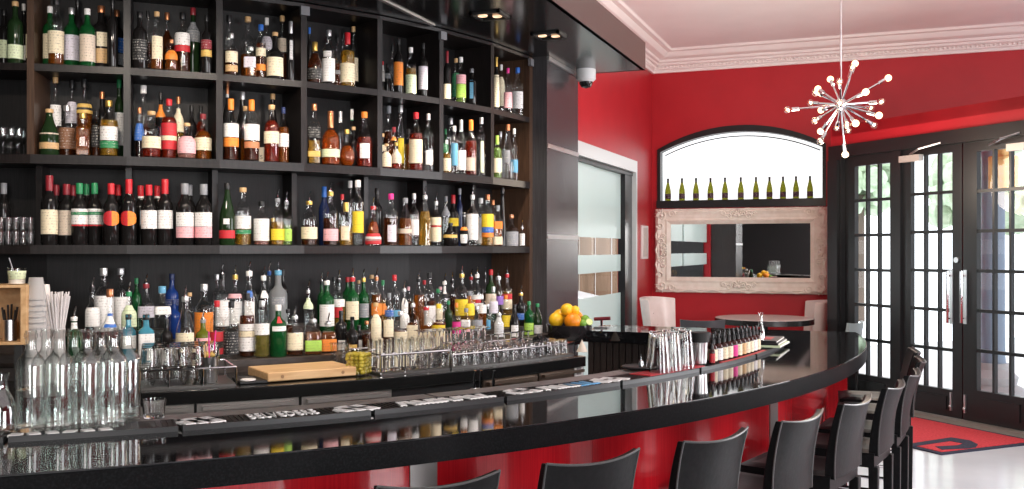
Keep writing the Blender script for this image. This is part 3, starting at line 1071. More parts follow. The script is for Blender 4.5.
def barmat(pa, pb, label, marks, lipmat=RUBG, end=None):
    a0 = bearing(BAR_C, on_circle(pa, BAR_C, M1))
    a1 = bearing(BAR_C, on_circle(pb, BAR_C, M1)) if end is None else end
    mid = (a0 + a1) / 2
    t = empty('bar_mat', label, 'bar mat', (*polar(BAR_C, 4.734, mid), MZ), group='rubber bar mats')
    put(MB().arc(BAR_C, M0, M1 - 0.012, a0 + 0.001, a1 - 0.001, MZ, MZ + 0.010, 20), 'mat_bed', RUB, t)
    put(MB().arc(BAR_C, M1 - 0.012, M1, a0 + 0.001, a1 - 0.001, MZ, MZ + 0.015, 20), 'mat_lip', lipmat, t)
    rb = MB()
    n = int((a1 - a0) * 4.73 / 0.016)
    for k in range(n):
        a = a0 + (a1 - a0) * (k + 0.5) / n
        c = polar(BAR_C, 4.725, a)
        rb.box(c[0], c[1], MZ + 0.0108, 0.11, 0.006, 0.0036, a)
    put(rb, 'mat_ribs', RUB, t, smooth=0)
    for kind, ca, cb_, mat in marks:
        aa, ab = (bearing(BAR_C, on_circle(p, BAR_C, 4.712)) for p in (ca, cb_))
        am = (aa + ab) / 2
        L_ = (ab - aa) * 4.73
        if kind == 'patch':
            m = MB().arc(BAR_C, 4.680, 4.783, aa, ab, MZ + 0.010, MZ + 0.0150, 6)
            put(m, 'print_patch', mat, t)
        elif kind == 'edge':
            put(MB().arc(BAR_C, 4.776, 4.795, aa, ab, MZ + 0.010, MZ + 0.0150, 10), 'print_patch', mat, t)
        elif kind == 'logo':
            m = MB()
            m.arc(BAR_C, 4.696, 4.772, aa, ab - (ab - aa) * 0.15, MZ + 0.010, MZ + 0.0158, 8)
            for q in range(5):
                a = aa + (ab - aa) * (q + 0.5) / 5
                c = polar(BAR_C, 4.734 + 0.02 * (-1) ** q, a)
                m.box(c[0], c[1], MZ + 0.013, 0.06, 0.05, 0.006, a + 0.4)
            put(m, 'print_mark', mat, t, smooth=0)
        elif kind == 'edge_dashes':
            m = MB()
            n = int(L_ / 0.040)
            for q in range(n):
                a = aa + (ab - aa) * (q + 0.5) / n
                c = polar(BAR_C, 4.774, a)
                m.box(c[0], c[1], MZ + 0.013, 0.034, 0.030, 0.006, a + (0.3 if q % 3 else -0.25))
            put(m, 'print_letters', mat, t, smooth=0)
        elif kind == 'dashes':
            m = MB()
            n = max(4, int(L_ / 0.034))
            for q in range(n):
                a = aa + (ab - aa) * (q + 0.5) / n
                c = polar(BAR_C, 4.736, a)
                m.box(c[0], c[1], MZ + 0.013, 0.075, 0.022, 0.006, a + (0.25 if q % 3 else -0.2))
                if q % 2:
                    c = polar(BAR_C, 4.767, a + 0.004)
                    m.box(c[0], c[1], MZ + 0.013, 0.016, 0.030, 0.006, a)
            put(m, 'print_letters', mat, t, smooth=0)
        else:
            cx_, cy_ = polar(BAR_C, 4.732, am)
            px, py, pz = t.location
            o = lettering('print_letters', kind, mat, t, (cx_ - px, cy_ - py, 0.0135), 0.115, (0, 0, am + pi / 2), 0.0025)
            o.scale = (L_ / max(v.co.x for v in o.data.vertices) / 2, 1, 1)


barmat(-60, 5, 'black rubber bar mat under the glass carafe at the near end of the bar', [])
barmat(6, 180, 'black rubber bar mat with white print under the clear water bottles', [('edge_dashes', 10, 114, WHITEPRINT), ])
barmat(181, 372.5, 'black rubber bar mat lettered in white and blue in front of the cutting board',
       [('logo', 184, 214, WHITEPRINT), ('BELVEDERE', 246, 314, WHITEPRINT), ('logo', 337, 366, WHITEPRINT)])
barmat(373.5, 505, 'black rubber bar mat with a long row of white letters in front of the tall glasses',
       [('dashes', 393, 482, WHITEPRINT)])
barmat(506, 621, 'black rubber bar mat with white and blue print in front of the beer taps',
       [('logo', 498 + 9, 527, WHITEPRINT), ('dashes', 535, 572, WHITEPRINT), ('dashes', 560, 585, BLUEPRINT), ('logo', 592, 615, WHITEPRINT)])
barmat(622, 700, 'bar mat with red patch under the upturned mixing glasses', [('patch', 636, 690, REDPRINT)])
barmat(701, 756, 'bar mat with red edge print under the rows of bitters bottles', [('edge', 706, 750, REDPRINT)])
endm = bearing(BAR_C, on_circle(757, BAR_C, M1))
barmat(757, 0, 'last bar mat toward the round table, half covered by the stack of booklets', [],
       RUBG, end=radians(-2.2))
t_last = [o for o in COL.objects if o.name.startswith('bar_mat')][-1]

# ------------------------------------------------------------------ menus at the far end of the mats
for k, (dz, colr, lab) in enumerate(((0.0, 'mint', 'lowest booklet with pale green cover in the stack at the end of the bar mats'),
                                     (0.012, 'black', 'black booklet in the middle of the stack at the end of the bar mats'),
                                     (0.024, 'black', 'top black booklet with red cover patch at the end of the bar mats'))):
    c = polar(BAR_C, 4.735 - 0.012 * k, radians(-3.9))
    b = empty('menu_booklet', lab, 'menu', (c[0], c[1], BAR_Z + 0.0152 + dz), radians(-3.9) + 0.02 * k, 'menu booklets')
    MB().box(0, 0, 0.006, 0.20, 0.30, 0.0115).build('cover', principled('booklet_' + colr, PAL[colr], 0.4), b, bevel=0.002)
    MB().box(0.004, 0, 0.006, 0.196, 0.296, 0.006).build('pages', principled('booklet_pages', (0.75, 0.72, 0.68), 0.7), b, smooth=0)
    if k == 2:
        MB().box(0.0, 0, 0.0122, 0.12, 0.15, 0.001).build('cover_patch', REDPRINT, b, smooth=0)

# ------------------------------------------------------------------ bar stools
LEATHER = noisy('black_leather', (0.005, 0.005, 0.0055), (0.008, 0.008, 0.0085), nscale=60, rough=0.40, bump=0.05, spec=0.13)
SEAM = principled('leather_piping', (0.05, 0.05, 0.05), 0.3)


def make_stool():
    t = empty('bar_stool', 'x', 'bar stool')
    # local: +x points away from the bar, back at x = 0.19
    s = MB()
    n = 10
    g = []
    for i in range(n + 1):
        for j in range(n + 1):
            x, y = -0.19 + 0.36 * i / n, -0.170 + 0.34 * j / n
            e = max(abs(2 * i / n - 1), abs(2 * j / n - 1))
            g.append((x, y, 0.690 - 0.012 * (1 - (2 * j / n - 1) ** 2) - (0.014 if e > 0.99 else 0)))
    s.add(g, [(i * (n + 1) + j, (i + 1) * (n + 1) + j, (i + 1) * (n + 1) + j + 1, i * (n + 1) + j + 1) for i in range(n) for j in range(n)])
    s.box(-0.01, 0, 0.647, 0.36, 0.34, 0.06)
    s.build('seat', LEATHER, t, smooth=50)
    b = MB()
    rows, cols = 12, 12
    vf, vb = [], []
    for i in range(rows + 1):
        q = i / rows
        for j in range(cols + 1):
            v = 2 * j / cols - 1
            w = 0.160 + 0.010 * q
            sag = 0.014 * (1 - v * v) * q
            z = 0.665 + (0.285 - sag) * q
            x = 0.165 + 0.045 * q * q + 0.030 * (1 - v * v) * (0.3 + 0.7 * q)
            th = 0.020 - 0.008 * q
            vf.append((x - th, v * w, z))
            vb.append((x + th, v * w, z))
    m = (rows + 1) * (cols + 1)
    fs = []
    for i in range(rows):
        for j in range(cols):
            a = i * (cols + 1) + j
            fs.append((a, a + cols + 1, a + cols + 2, a + 1))
            fs.append((m + a, m + a + 1, m + a + cols + 2, m + a + cols + 1))
    per = [j for j in range(cols + 1)] + [(i + 1) * (cols + 1) - 1 for i in range(1, rows + 1)] + [rows * (cols + 1) + j for j in range(cols - 1, -1, -1)] + [i * (cols + 1) for i in range(rows - 1, 0, -1)]
    for k in range(len(per)):
        a, c = per[k], per[(k + 1) % len(per)]
        fs.append((a, c, m + c, m + a))
    b.add(vf + vb, fs)
    bo = b.build('backrest', LEATHER, t, smooth=50, bevel=0.004)
    top = [vb[rows * (cols + 1) + j] for j in range(cols + 1)]
    sm = MB().tube([(p[0], p[1], p[2] + 0.001) for p in top], 0.0035, 6)
    for e in (0, cols):
        sm.tube([vb[i * (cols + 1) + e] for i in range(rows + 1)], 0.003, 6)
    sm.build('piping', SEAM, bo)
    for sx in (-1, 1):
        for sy in (-1, 1):
            MB().box(sx * 0.165, sy * 0.150, 0.3105, 0.026, 0.026, 0.621, 0, 1.5, 1.5).build('leg', LEATHER, t, smooth=0, bevel=0.004)
    for z, pts in ((0.26, [(-0.165, -0.145), (-0.165, 0.145)]), (0.26, [(0.165, -0.145), (0.165, 0.145)]),
                   (0.34, [(-0.165, -0.145), (0.165, -0.145)]), (0.34, [(-0.165, 0.145), (0.165, 0.145)])):
        (ax, ay), (bx, by) = pts
        MB().tube([(ax, ay, z), (bx, by, z)], 0.009, 8).build('foot_bar', CHROME, t)
    return t


stool_labels = ['black leather bar stool nearest the camera, only its curved back rim showing',
                'black leather bar stool in front of the unbroken red panel, next from the near end',
                'black leather bar stool just before the second steel strip of the bar front',
                'black leather bar stool overlapping the second steel strip of the bar front',
                'black leather bar stool whose whole back and front legs show, past the steel strip',
                'black leather bar stool with its full back seen against the pale floor',
                'narrow-looking black leather stool back between the full stool and the red door mat',
                'black leather bar stool beside the red door mat, next to last along the bar',
                'last black leather bar stool, its tilted back against the door glass']
first = make_stool()
for k in range(9):
    a = radians((-38.7, -33.7, -28.4, -23.1, -18.06, -12.55, -7.46, -1.3, 3.8)[k])
    r = 5.482 - 0.215
    s = first if k == 0 else copy_tree(first)
    x, y = polar(BAR_C, r, a)
    s.location = (x, y, 0)
    s.rotation_euler = (0, 0, a + (0.0, 0.02, 0.05, 0.07, 0.05, 0.03, 0.0, 0.03, 0.0)[k])
    tag(s, stool_labels[k], 'bar stool', 'bar stools along the curved counter')

# ------------------------------------------------------------------ entrance mat
mt = empty('door_mat', 'red entrance mat with navy border and letter in front of the glazed doors', 'mat', (*dpt(-6.4, 0.72), 0))
u_hi = -5.27
mb = MB()
dbox(mb, -7.0, u_hi, 0.0, 0.010, 0.13, 1.22)
put(mb, 'border', noisy('navy_mat_pile', (0.012, 0.014, 0.03), (0.03, 0.035, 0.06), nscale=90, rough=0.95), mt, smooth=0)
mb = MB()
dbox(mb, -6.95, u_hi - 0.05, 0.009, 0.014, 0.18, 1.165)
put(mb, 'pile', noisy('red_mat_pile', (0.42, 0.022, 0.03), (0.56, 0.05, 0.06), nscale=60, rough=0.95, detail=6), mt, smooth=0)
lp = [(905, 444.5), (951, 437.5), (970, 440.5), (978, 444.5), (976, 447.5), (968, 448.6), (942, 449.8), (935, 446.6), (958, 445.4), (963, 443.6), (950, 441.2), (907, 447.5)]
mb = MB().prism([at_z(px, py, 0.014)[:2] for px, py in lp], 0.0135, 0.0165)
put(mb, 'printed_letter', noisy('navy_mat_pile', (0.012, 0.014, 0.03), (0.03, 0.035, 0.06), nscale=90, rough=0.95), mt, smooth=0)

# ------------------------------------------------------------------ mirror on the far wall
mx0, mz1 = far_pt(656.5, 209.5)
mx1, _ = far_pt(827.5, 206.5)
mz0 = far_pt(742, 293)[1]
mcx, mcz, mw, mh = (mx0 + mx1) / 2, (mz0 + mz1) / 2, mx1 - mx0, mz1 - mz0
mir = empty('wall_mirror', 'large landscape mirror in an ornate carved cream frame under the arched window', 'mirror', (mcx, FAR_Y - 0.002, mcz))
CREAM = noisy('cream_gilt_plaster', (0.86, 0.79, 0.69), (0.94, 0.88, 0.79), nscale=14, rough=0.45)
fw = 0.185
fm = MB()
secs = [(0.0, 0.0), (0.0, -0.05), (0.035, -0.075), (0.07, -0.06), (0.115, -0.055), (0.14, -0.065), (0.165, -0.05), (fw, -0.035), (fw, 0.0)]
for k in range(len(secs) - 1):
    (o0, y0), (o1, y1) = secs[k], secs[k + 1]
    c0 = [(-mw / 2 + o0, y0, -mh / 2 + o0), (mw / 2 - o0, y0, -mh / 2 + o0), (mw / 2 - o0, y0, mh / 2 - o0), (-mw / 2 + o0, y0, mh / 2 - o0)]
    c1 = [(-mw / 2 + o1, y1, -mh / 2 + o1), (mw / 2 - o1, y1, -mh / 2 + o1), (mw / 2 - o1, y1, mh / 2 - o1), (-mw / 2 + o1, y1, mh / 2 - o1)]
    fm.add(c0 + c1, [(i, (i + 1) % 4, 4 + (i + 1) % 4, 4 + i) for i in range(4)])
frm = fm.build('frame', CREAM, mir, smooth=0)


def scroll(mb, x, z, s, flip=1, turns=1.4, r=0.012, flipz=1):
    pts = []
    for k in range(22):
        a = 2 * pi * turns * k / 21
        rr = s * (1 - 0.8 * k / 21)
        pts.append((x + flip * rr * cos(a), -0.075, z + flipz * rr * sin(a)))
    mb.tube(pts, r, 6, r * 0.5)


for sx in (-1, 1):
    for sz in (-1, 1):
        o = MB()
        X, Z = sx * (mw / 2 - 0.08), sz * (mh / 2 - 0.08)
        scroll(o, X, Z, 0.062, sx, flipz=sz)
        scroll(o, X - sx * 0.12, Z + sz * 0.02, 0.045, -sx, flipz=sz)
        scroll(o, X + sx * 0.02, Z - sz * 0.12, 0.045, sx, flipz=-sz)
        for q in range(5):
            a = pi / 4 + (q - 2) * 0.45
            o.tube([(X, -0.07, Z), (X + sx * 0.06 * cos(a), -0.09, Z + sz * 0.06 * sin(a)), (X + sx * 0.085 * cos(a), -0.07, Z + sz * 0.085 * sin(a))], 0.015, 6, 0.005)
        o.ball((X, -0.08, Z), 0.026, 8, 6)
        o.build('corner_carving', CREAM, mir)
for X, Z, hor in ((0, mh / 2 - 0.08, 1), (0, -mh / 2 + 0.08, 1), (-mw / 2 + 0.08, 0, 0), (mw / 2 - 0.08, 0, 0)):
    o = MB()
    for s_ in (-1, 1):
        for q in range(3):
            d_ = 0.05 + 0.062 * q
            s2 = 0.045 - 0.008 * q
            if hor:
                scroll(o, X + s_ * d_, Z + 0.015 * (-1) ** q, s2, s_)
            else:
                scroll(o, X + 0.015 * (-1) ** q, Z + s_ * d_, s2, 1, flipz=s_)
    for q in range(7):
        a = pi * q / 6 if hor else pi * q / 6 - pi / 2
        o.tube([(X, -0.07, Z - 0.02), (X + 0.05 * cos(a), -0.095, Z + 0.05 * sin(a)), (X + 0.075 * cos(a), -0.072, Z + 0.075 * sin(a))], 0.014, 6, 0.005)
    o.ball((X, -0.08, Z), 0.025, 8, 6)
    o.build('centre_carving', CREAM, mir)
for Z in (mh / 2 - 0.02, -mh / 2 + 0.02):
    o = MB().tube([(-mw / 2 + 0.2 + (mw - 0.4) * k / 40, -0.065, Z + 0.012 * sin(k * 0.9) * (1 if Z > 0 else -1)) for k in range(41)], 0.012, 6)
    o.build('edge_carving', CREAM, mir)
for X in (mw / 2 - 0.02, -mw / 2 + 0.02):
    o = MB().tube([(X + 0.012 * sin(k * 0.9), -0.065, -mh / 2 + 0.2 + (mh - 0.4) * k / 24) for k in range(25)], 0.012, 6)
    o.build('edge_carving', CREAM, mir)
MB().box(0, -0.03, 0, mw - 2 * fw + 0.02, 0.01, mh - 2 * fw + 0.02).build('mirror_glass', principled('mirror_silver', (0.86, 0.87, 0.87), 0.01, metal=1.0), mir, smooth=0)

# ------------------------------------------------------------------ dining corner by the far wall
BLK = principled('black_table_lacquer', (0.012, 0.012, 0.012), 0.25)
TOPM = principled('table_top_painted_sheen', (0.50, 0.41, 0.39), 0.3)  # reflected wall and window light put into the dark top's colour
tx_, ty_, tz_ = at_depth(764, 317.5, 10.2)
tb = empty('round_table', 'round dark pedestal table below the ornate mirror', 'table', (tx_, ty_, 0))
MB().lathe([(0.0001, tz_ - 0.06), (0.49, tz_ - 0.06), (0.505, tz_ - 0.05), (0.505, tz_ - 0.008), (0.50, tz_), (0.0001, tz_)], 40).build('table_top', TOPM, tb)
MB().lathe([(0.500, tz_ - 0.062), (0.509, tz_ - 0.06), (0.509, tz_ - 0.006), (0.500, tz_ - 0.004)], 40).build('rim_band', BLK, tb)
MB().lathe([(0.0001, 0.03), (0.05, 0.03), (0.04, 0.1), (0.04, tz_ - 0.06), (0.0001, tz_ - 0.06)], 16).build('pedestal', BLK, tb)
MB().lathe([(0.0001, 0), (0.27, 0), (0.27, 0.02), (0.06, 0.05), (0.0001, 0.05)], 28).build('table_base', BLK, tb)
VINYL = noisy('white_vinyl', (0.66, 0.55, 0.52), (0.74, 0.63, 0.60), nscale=6, rough=0.3)


def armchair(loc, rz, w, h, label):
    """wing-backed tufted chair, local +y is the direction it faces"""
    t = empty('upholstered_chair', label, 'chair', loc, rz, 'white upholstered chairs')
    b = MB()
    nx, nz = 14, 12
    F, B = [], []
    for i in range(nz + 1):
        q = i / nz
        for j in range(nx + 1):
            v = 2 * j / nx - 1
            ww = w / 2 * (0.82 + 0.18 * q)
            wing = 0.14 * abs(v) ** 3 * (0.6 + 0.4 * q)
            z = 0.40 + (h - 0.40) * q - 0.02 * v * v * q
            y = -0.22 - 0.10 * q + wing
            F.append((v * ww, y + 0.035, z))
            B.append((v * ww * 1.04, y - 0.045, z))
    m = (nx + 1) * (nz + 1)
    fs = []
    for i in range(nz):
        for j in range(nx):
            a = i * (nx + 1) + j
            fs += [(a, a + 1, a + nx + 2, a + nx + 1), (m + a, m + a + nx + 1, m + a + nx + 2, m + a + 1)]
    per = list(range(nx + 1)) + [(i + 1) * (nx + 1) - 1 for i in range(1, nz + 1)] + [nz * (nx + 1) + j for j in range(nx - 1, -1, -1)] + [i * (nx + 1) for i in range(nz - 1, 0, -1)]
    for k in range(len(per)):
        a, c = per[k], per[(k + 1) % len(per)]
        fs.append((c, a, m + a, m + c))
    b.add(F + B, fs)
    bo = b.build('backrest', VINYL, t, smooth=60, bevel=0.01)
    tf = MB()
    for z, xs in ((h - 0.18, (-0.10, 0.0, 0.10)), (h - 0.30, (-0.05, 0.05))):
        for x in xs:
            q = (z - 0.4) / (h - 0.4)
            tf.ball((x, -0.22 - 0.10 * q + 0.034, z), 0.011, 8, 6)
    tf.build('tufting_button', VINYL, bo)
    MB().box(0, 0.02, 0.41, w * 0.92, 0.50, 0.12).build('seat', VINYL, t, bevel=0.03)
    for x in (-1, 1):
        for y in (-1, 1):
            MB().box(x * (w / 2 - 0.06), 0.02 + y * 0.2, 0.175, 0.04, 0.04, 0.35, 0, 1.2, 1.2).build('leg', BLK, t, smooth=0)
    return t


def black_chair(loc, rz, h, label, mat):
    t = empty('dining_chair', label, 'chair', loc, rz, 'low dining chairs')
    b = MB()
    nx, nz = 10, 8
    F, B = [], []
    for i in range(nz + 1):
        q = i / nz
        for j in range(nx + 1):
            v = 2 * j / nx - 1
            F.append((v * (0.20 + 0.02 * q), -0.20 - 0.05 * q + 0.05 * v * v, 0.47 + (h - 0.47) * q + 0.012 * v * v * q))
            B.append((v * (0.20 + 0.02 * q), -0.235 - 0.04 * q + 0.05 * v * v, 0.47 + (h - 0.47) * q + 0.012 * v * v * q))
    m = (nx + 1) * (nz + 1)
    fs = []
    for i in range(nz):
        for j in range(nx):
            a = i * (nx + 1) + j
            fs += [(a, a + 1, a + nx + 2, a + nx + 1), (m + a, m + a + nx + 1, m + a + nx + 2, m + a + 1)]
    per = list(range(nx + 1)) + [(i + 1) * (nx + 1) - 1 for i in range(1, nz + 1)] + [nz * (nx + 1) + j for j in range(nx - 1, -1, -1)] + [i * (nx + 1) for i in range(nz - 1, 0, -1)]
    for k in range(len(per)):
        a, c = per[k], per[(k + 1) % len(per)]
        fs.append((c, a, m + a, m + c))
    b.add(F + B, fs)
    b.build('backrest', mat, t, smooth=60)
    MB().box(0, 0, 0.45, 0.42, 0.42, 0.06).build('seat', mat, t, bevel=0.015)
    for x in (-1, 1):
        for y in (-1, 1):
            MB().box(x * 0.18, y * 0.18, 0.21, 0.028, 0.028, 0.42).build('leg', BLK, t, smooth=0)
    return t


LEATHG = principled('grey_black_leather', (0.045, 0.048, 0.055), 0.3, spec=0.7)
LEATHS = principled('grey_green_leather', (0.20, 0.24, 0.24), 0.35)
p = at_depth(661, 297, 10.4)
armchair((p[0] + 0.16, p[1] - 0.10, 0), radians(-112), 0.50, 1.02, 'white tufted high-backed chair in the corner beside the glass door wall')
p = at_depth(814, 302, 10.3)
armchair((p[0] - 0.20, p[1] + 0.16, 0), radians(106), 0.46, 0.98, 'white tufted high-backed chair between the round table and the entrance doors')
p = at_depth(697, 318, 9.6)
black_chair((p[0], p[1] + 0.1, 0), radians(20), 0.83, 'low black leather chair with shiny back next to the white corner chair', LEATHG)
p = at_depth(713, 324, 9.0)
black_chair((p[0] + 0.05, p[1] + 0.2, 0), radians(8), 0.80, 'low matt black chair with its back to the bar, before the round table', BLK)
p = at_depth(786, 321, 9.8)
black_chair((p[0], p[1] + 0.15, 0), radians(-6), 0.70, 'black chair tucked under the round table facing the mirror', BLK)
p = at_depth(833, 323, 9.5)
black_chair((p[0], p[1], 0), radians(75), 0.815, 'grey green chair with curved low back beside the entrance frame', LEATHS)

# ------------------------------------------------------------------ sputnik chandelier
cdist = 8.3
cc = at_depth(841, 104.5, cdist)
ch = empty('starburst_chandelier', 'chrome starburst chandelier with bare round bulbs hanging from the ceiling', 'chandelier', cc)
MB().ball((0, 0, 0), 0.055, 20, 14).build('hub', CHROME, ch)
MB().tube([(0, 0, 0.05), (0, 0, CEIL_Z - cc[2] - 0.02)], 0.007, 8).build('hanging_rod', CHROME, ch)
MB().lathe([(0.0001, CEIL_Z - cc[2]), (0.06, CEIL_Z - cc[2]), (0.055, CEIL_Z - cc[2] - 0.025), (0.0001, CEIL_Z - cc[2] - 0.03)], 20).build('ceiling_rose', CHROME, ch)
BULB = principled('warm_bulb', (1.0, 0.85, 0.65), 0.2, emit=(1.0, 0.66, 0.34), emit_s=3.2)
BULBD = thin_glass('bulb_glass_soft', tint=(1.0, 0.93, 0.85), base=0.15, edge=0.7)
FIL = principled('glowing_filament', (1, 0.7, 0.4), 0.4, emit=(1.0, 0.66, 0.32), emit_s=22.0)
BX = [(320, 93, 1), (310, 106, 0), (227, 152, 1), (262, 160, 0), (445, 147, 1), (360, 200, 1), (180, 188, 1), (170, 201, 0), (152, 240, 0), (65, 267, 0),
      (192, 268, 1), (168, 308, 0), (190, 348, 1), (190, 385, 0), (252, 335, 0), (290, 325, 0), (295, 345, 0), (322, 318, 1), (392, 325, 0), (410, 288, 1),
      (380, 260, 0), (420, 237, 0), (283, 435, 1), (262, 241, 0)]
RODL = 205.0
right3, fwd3 = (CY, SY, 0), (-SY, CY, 0)
k_m = cdist / F_PX / 3.764
for k, (bx, by, lit) in enumerate(BX):
    dx, dz = bx - 267, -(by - 247)
    l2 = min(hypot(dx, dz), RODL * 0.99)
    L_ = RODL * (0.86 if l2 < 170 else 1.0)
    dy = sqrt(max(L_ * L_ - l2 * l2, 0)) * (-1 if k % 2 else 1)
    pk = (cdist + dy * k_m) / cdist
    dzw = (cc[2] + dz * k_m - EYE) * pk + EYE - cc[2]
    sx_ = (841 - 512) / F_PX * (cdist + dy * k_m) + dx * k_m * pk - (841 - 512) / F_PX * cdist
    e = tuple(right3[i] * sx_ + fwd3[i] * dy * k_m for i in range(2)) + (dzw,)
    n_ = sqrt(sum(q * q for q in e))
    u = tuple(q / n_ for q in e)
    P_ = lambda t: tuple(u[i] * t for i in range(3))
    arm = MB().tube([P_(0.045), P_(n_ - 0.09)], 0.008, 8).build('arm', CHROME, ch)
    sk = MB().tube([P_(n_ - 0.10), P_(n_ - 0.035)], 0.016, 10)
    sk.build('socket', CHROME, arm)
    MB().ball(P_(n_), 0.029, 12, 8).build('bulb', BULB if lit else BULBD, arm)
    if not lit:
        MB().ball(P_(n_ - 0.004), 0.011, 8, 6).build('filament', FIL, arm)
pl = bpy.data.lights.new('chandelier_glow', 'POINT')
pl.energy, pl.color, pl.shadow_soft_size = 60, (1.0, 0.84, 0.68), 0.3
plo = bpy.data.objects.new('chandelier_glow', pl)
plo.location = (cc[0], cc[1], cc[2] - 0.62)
COL.objects.link(plo)

# ------------------------------------------------------------------ bottles
SHAPES = {   # (radius, height) fractions of the glass
    'wine': [(0.0001, 0.012), (0.7, 0.0), (0.95, 0.0), (1, 0.02), (1, 0.58), (0.96, 0.63), (0.80, 0.69), (0.55, 0.74), (0.42, 0.79), (0.38, 0.84), (0.37, 0.95), (0.42, 0.955), (0.42, 1)],
    'std': [(0.0001, 0.012), (0.7, 0.0), (0.93, 0.0), (1, 0.02), (1, 0.60), (0.97, 0.645), (0.82, 0.69), (0.52, 0.73), (0.38, 0.77), (0.34, 0.82), (0.33, 0.95), (0.39, 0.955), (0.39, 1)],
    'burg': [(0.0001, 0.015), (0.7, 0.0), (0.94, 0.0), (1, 0.02), (1, 0.42), (0.95, 0.50), (0.78, 0.60), (0.55, 0.70), (0.40, 0.80), (0.33, 0.88), (0.32, 0.95), (0.38, 0.955), (0.38, 1)],
    'tall': [(0.0001, 0.01), (0.7, 0.0), (0.94, 0.0), (1, 0.015), (1, 0.66), (0.96, 0.70), (0.75, 0.74), (0.52, 0.77), (0.45, 0.81), (0.44, 0.95), (0.50, 0.955), (0.50, 1)],
    'squat': [(0.0001, 0.015), (0.7, 0.0), (0.93, 0.0), (1, 0.03), (1, 0.46), (0.95, 0.53), (0.74, 0.60), (0.42, 0.66), (0.30, 0.71), (0.28, 0.93), (0.34, 0.935), (0.34, 1)],
    'round': [(0.0001, 0.012), (0.45, 0.0), (0.62, 0.01), (0.88, 0.10), (1, 0.24), (0.96, 0.38), (0.76, 0.50), (0.45, 0.58), (0.30, 0.64), (0.26, 0.70), (0.26, 0.93), (0.33, 0.935), (0.33, 1)],
    'square': [(0.0001, 0.012), (0.7, 0.0), (0.95, 0.0), (1, 0.02), (1, 0.62), (0.94, 0.67), (0.70, 0.71), (0.42, 0.745), (0.36, 0.79), (0.35, 0.95), (0.41, 0.955), (0.41, 1)],
    'cone': [(0.0001, 0.01), (0.8, 0.0), (1, 0.01), (0.98, 0.10), (0.75, 0.35), (0.52, 0.60), (0.42, 0.80), (0.40, 0.95), (0.46, 0.955), (0.46, 1)],
    'bell': [(0.0001, 0.012), (0.8, 0.0), (1, 0.02), (1, 0.20), (0.86, 0.27), (0.72, 0.34), (0.66, 0.46), (0.50, 0.56), (0.36, 0.64), (0.30, 0.72), (0.28, 0.94), (0.34, 0.945), (0.34, 1)],
    'flute': [(0.0001, 0.01), (0.9, 0.0), (1, 0.01), (1, 0.30), (0.92, 0.55), (0.72, 0.70), (0.5, 0.78), (0.32, 0.84), (0.30, 0.95), (0.36, 0.955), (0.36, 1)],
}


def prof_r(P, q):
    for (r0, z0), (r1, z1) in zip(P[1:], P[2:]):
        if z0 <= q <= z1:
            return r0 + (r1 - r0) * (q - z0) / max(z1 - z0, 1e-6)
    return P[-1][0]


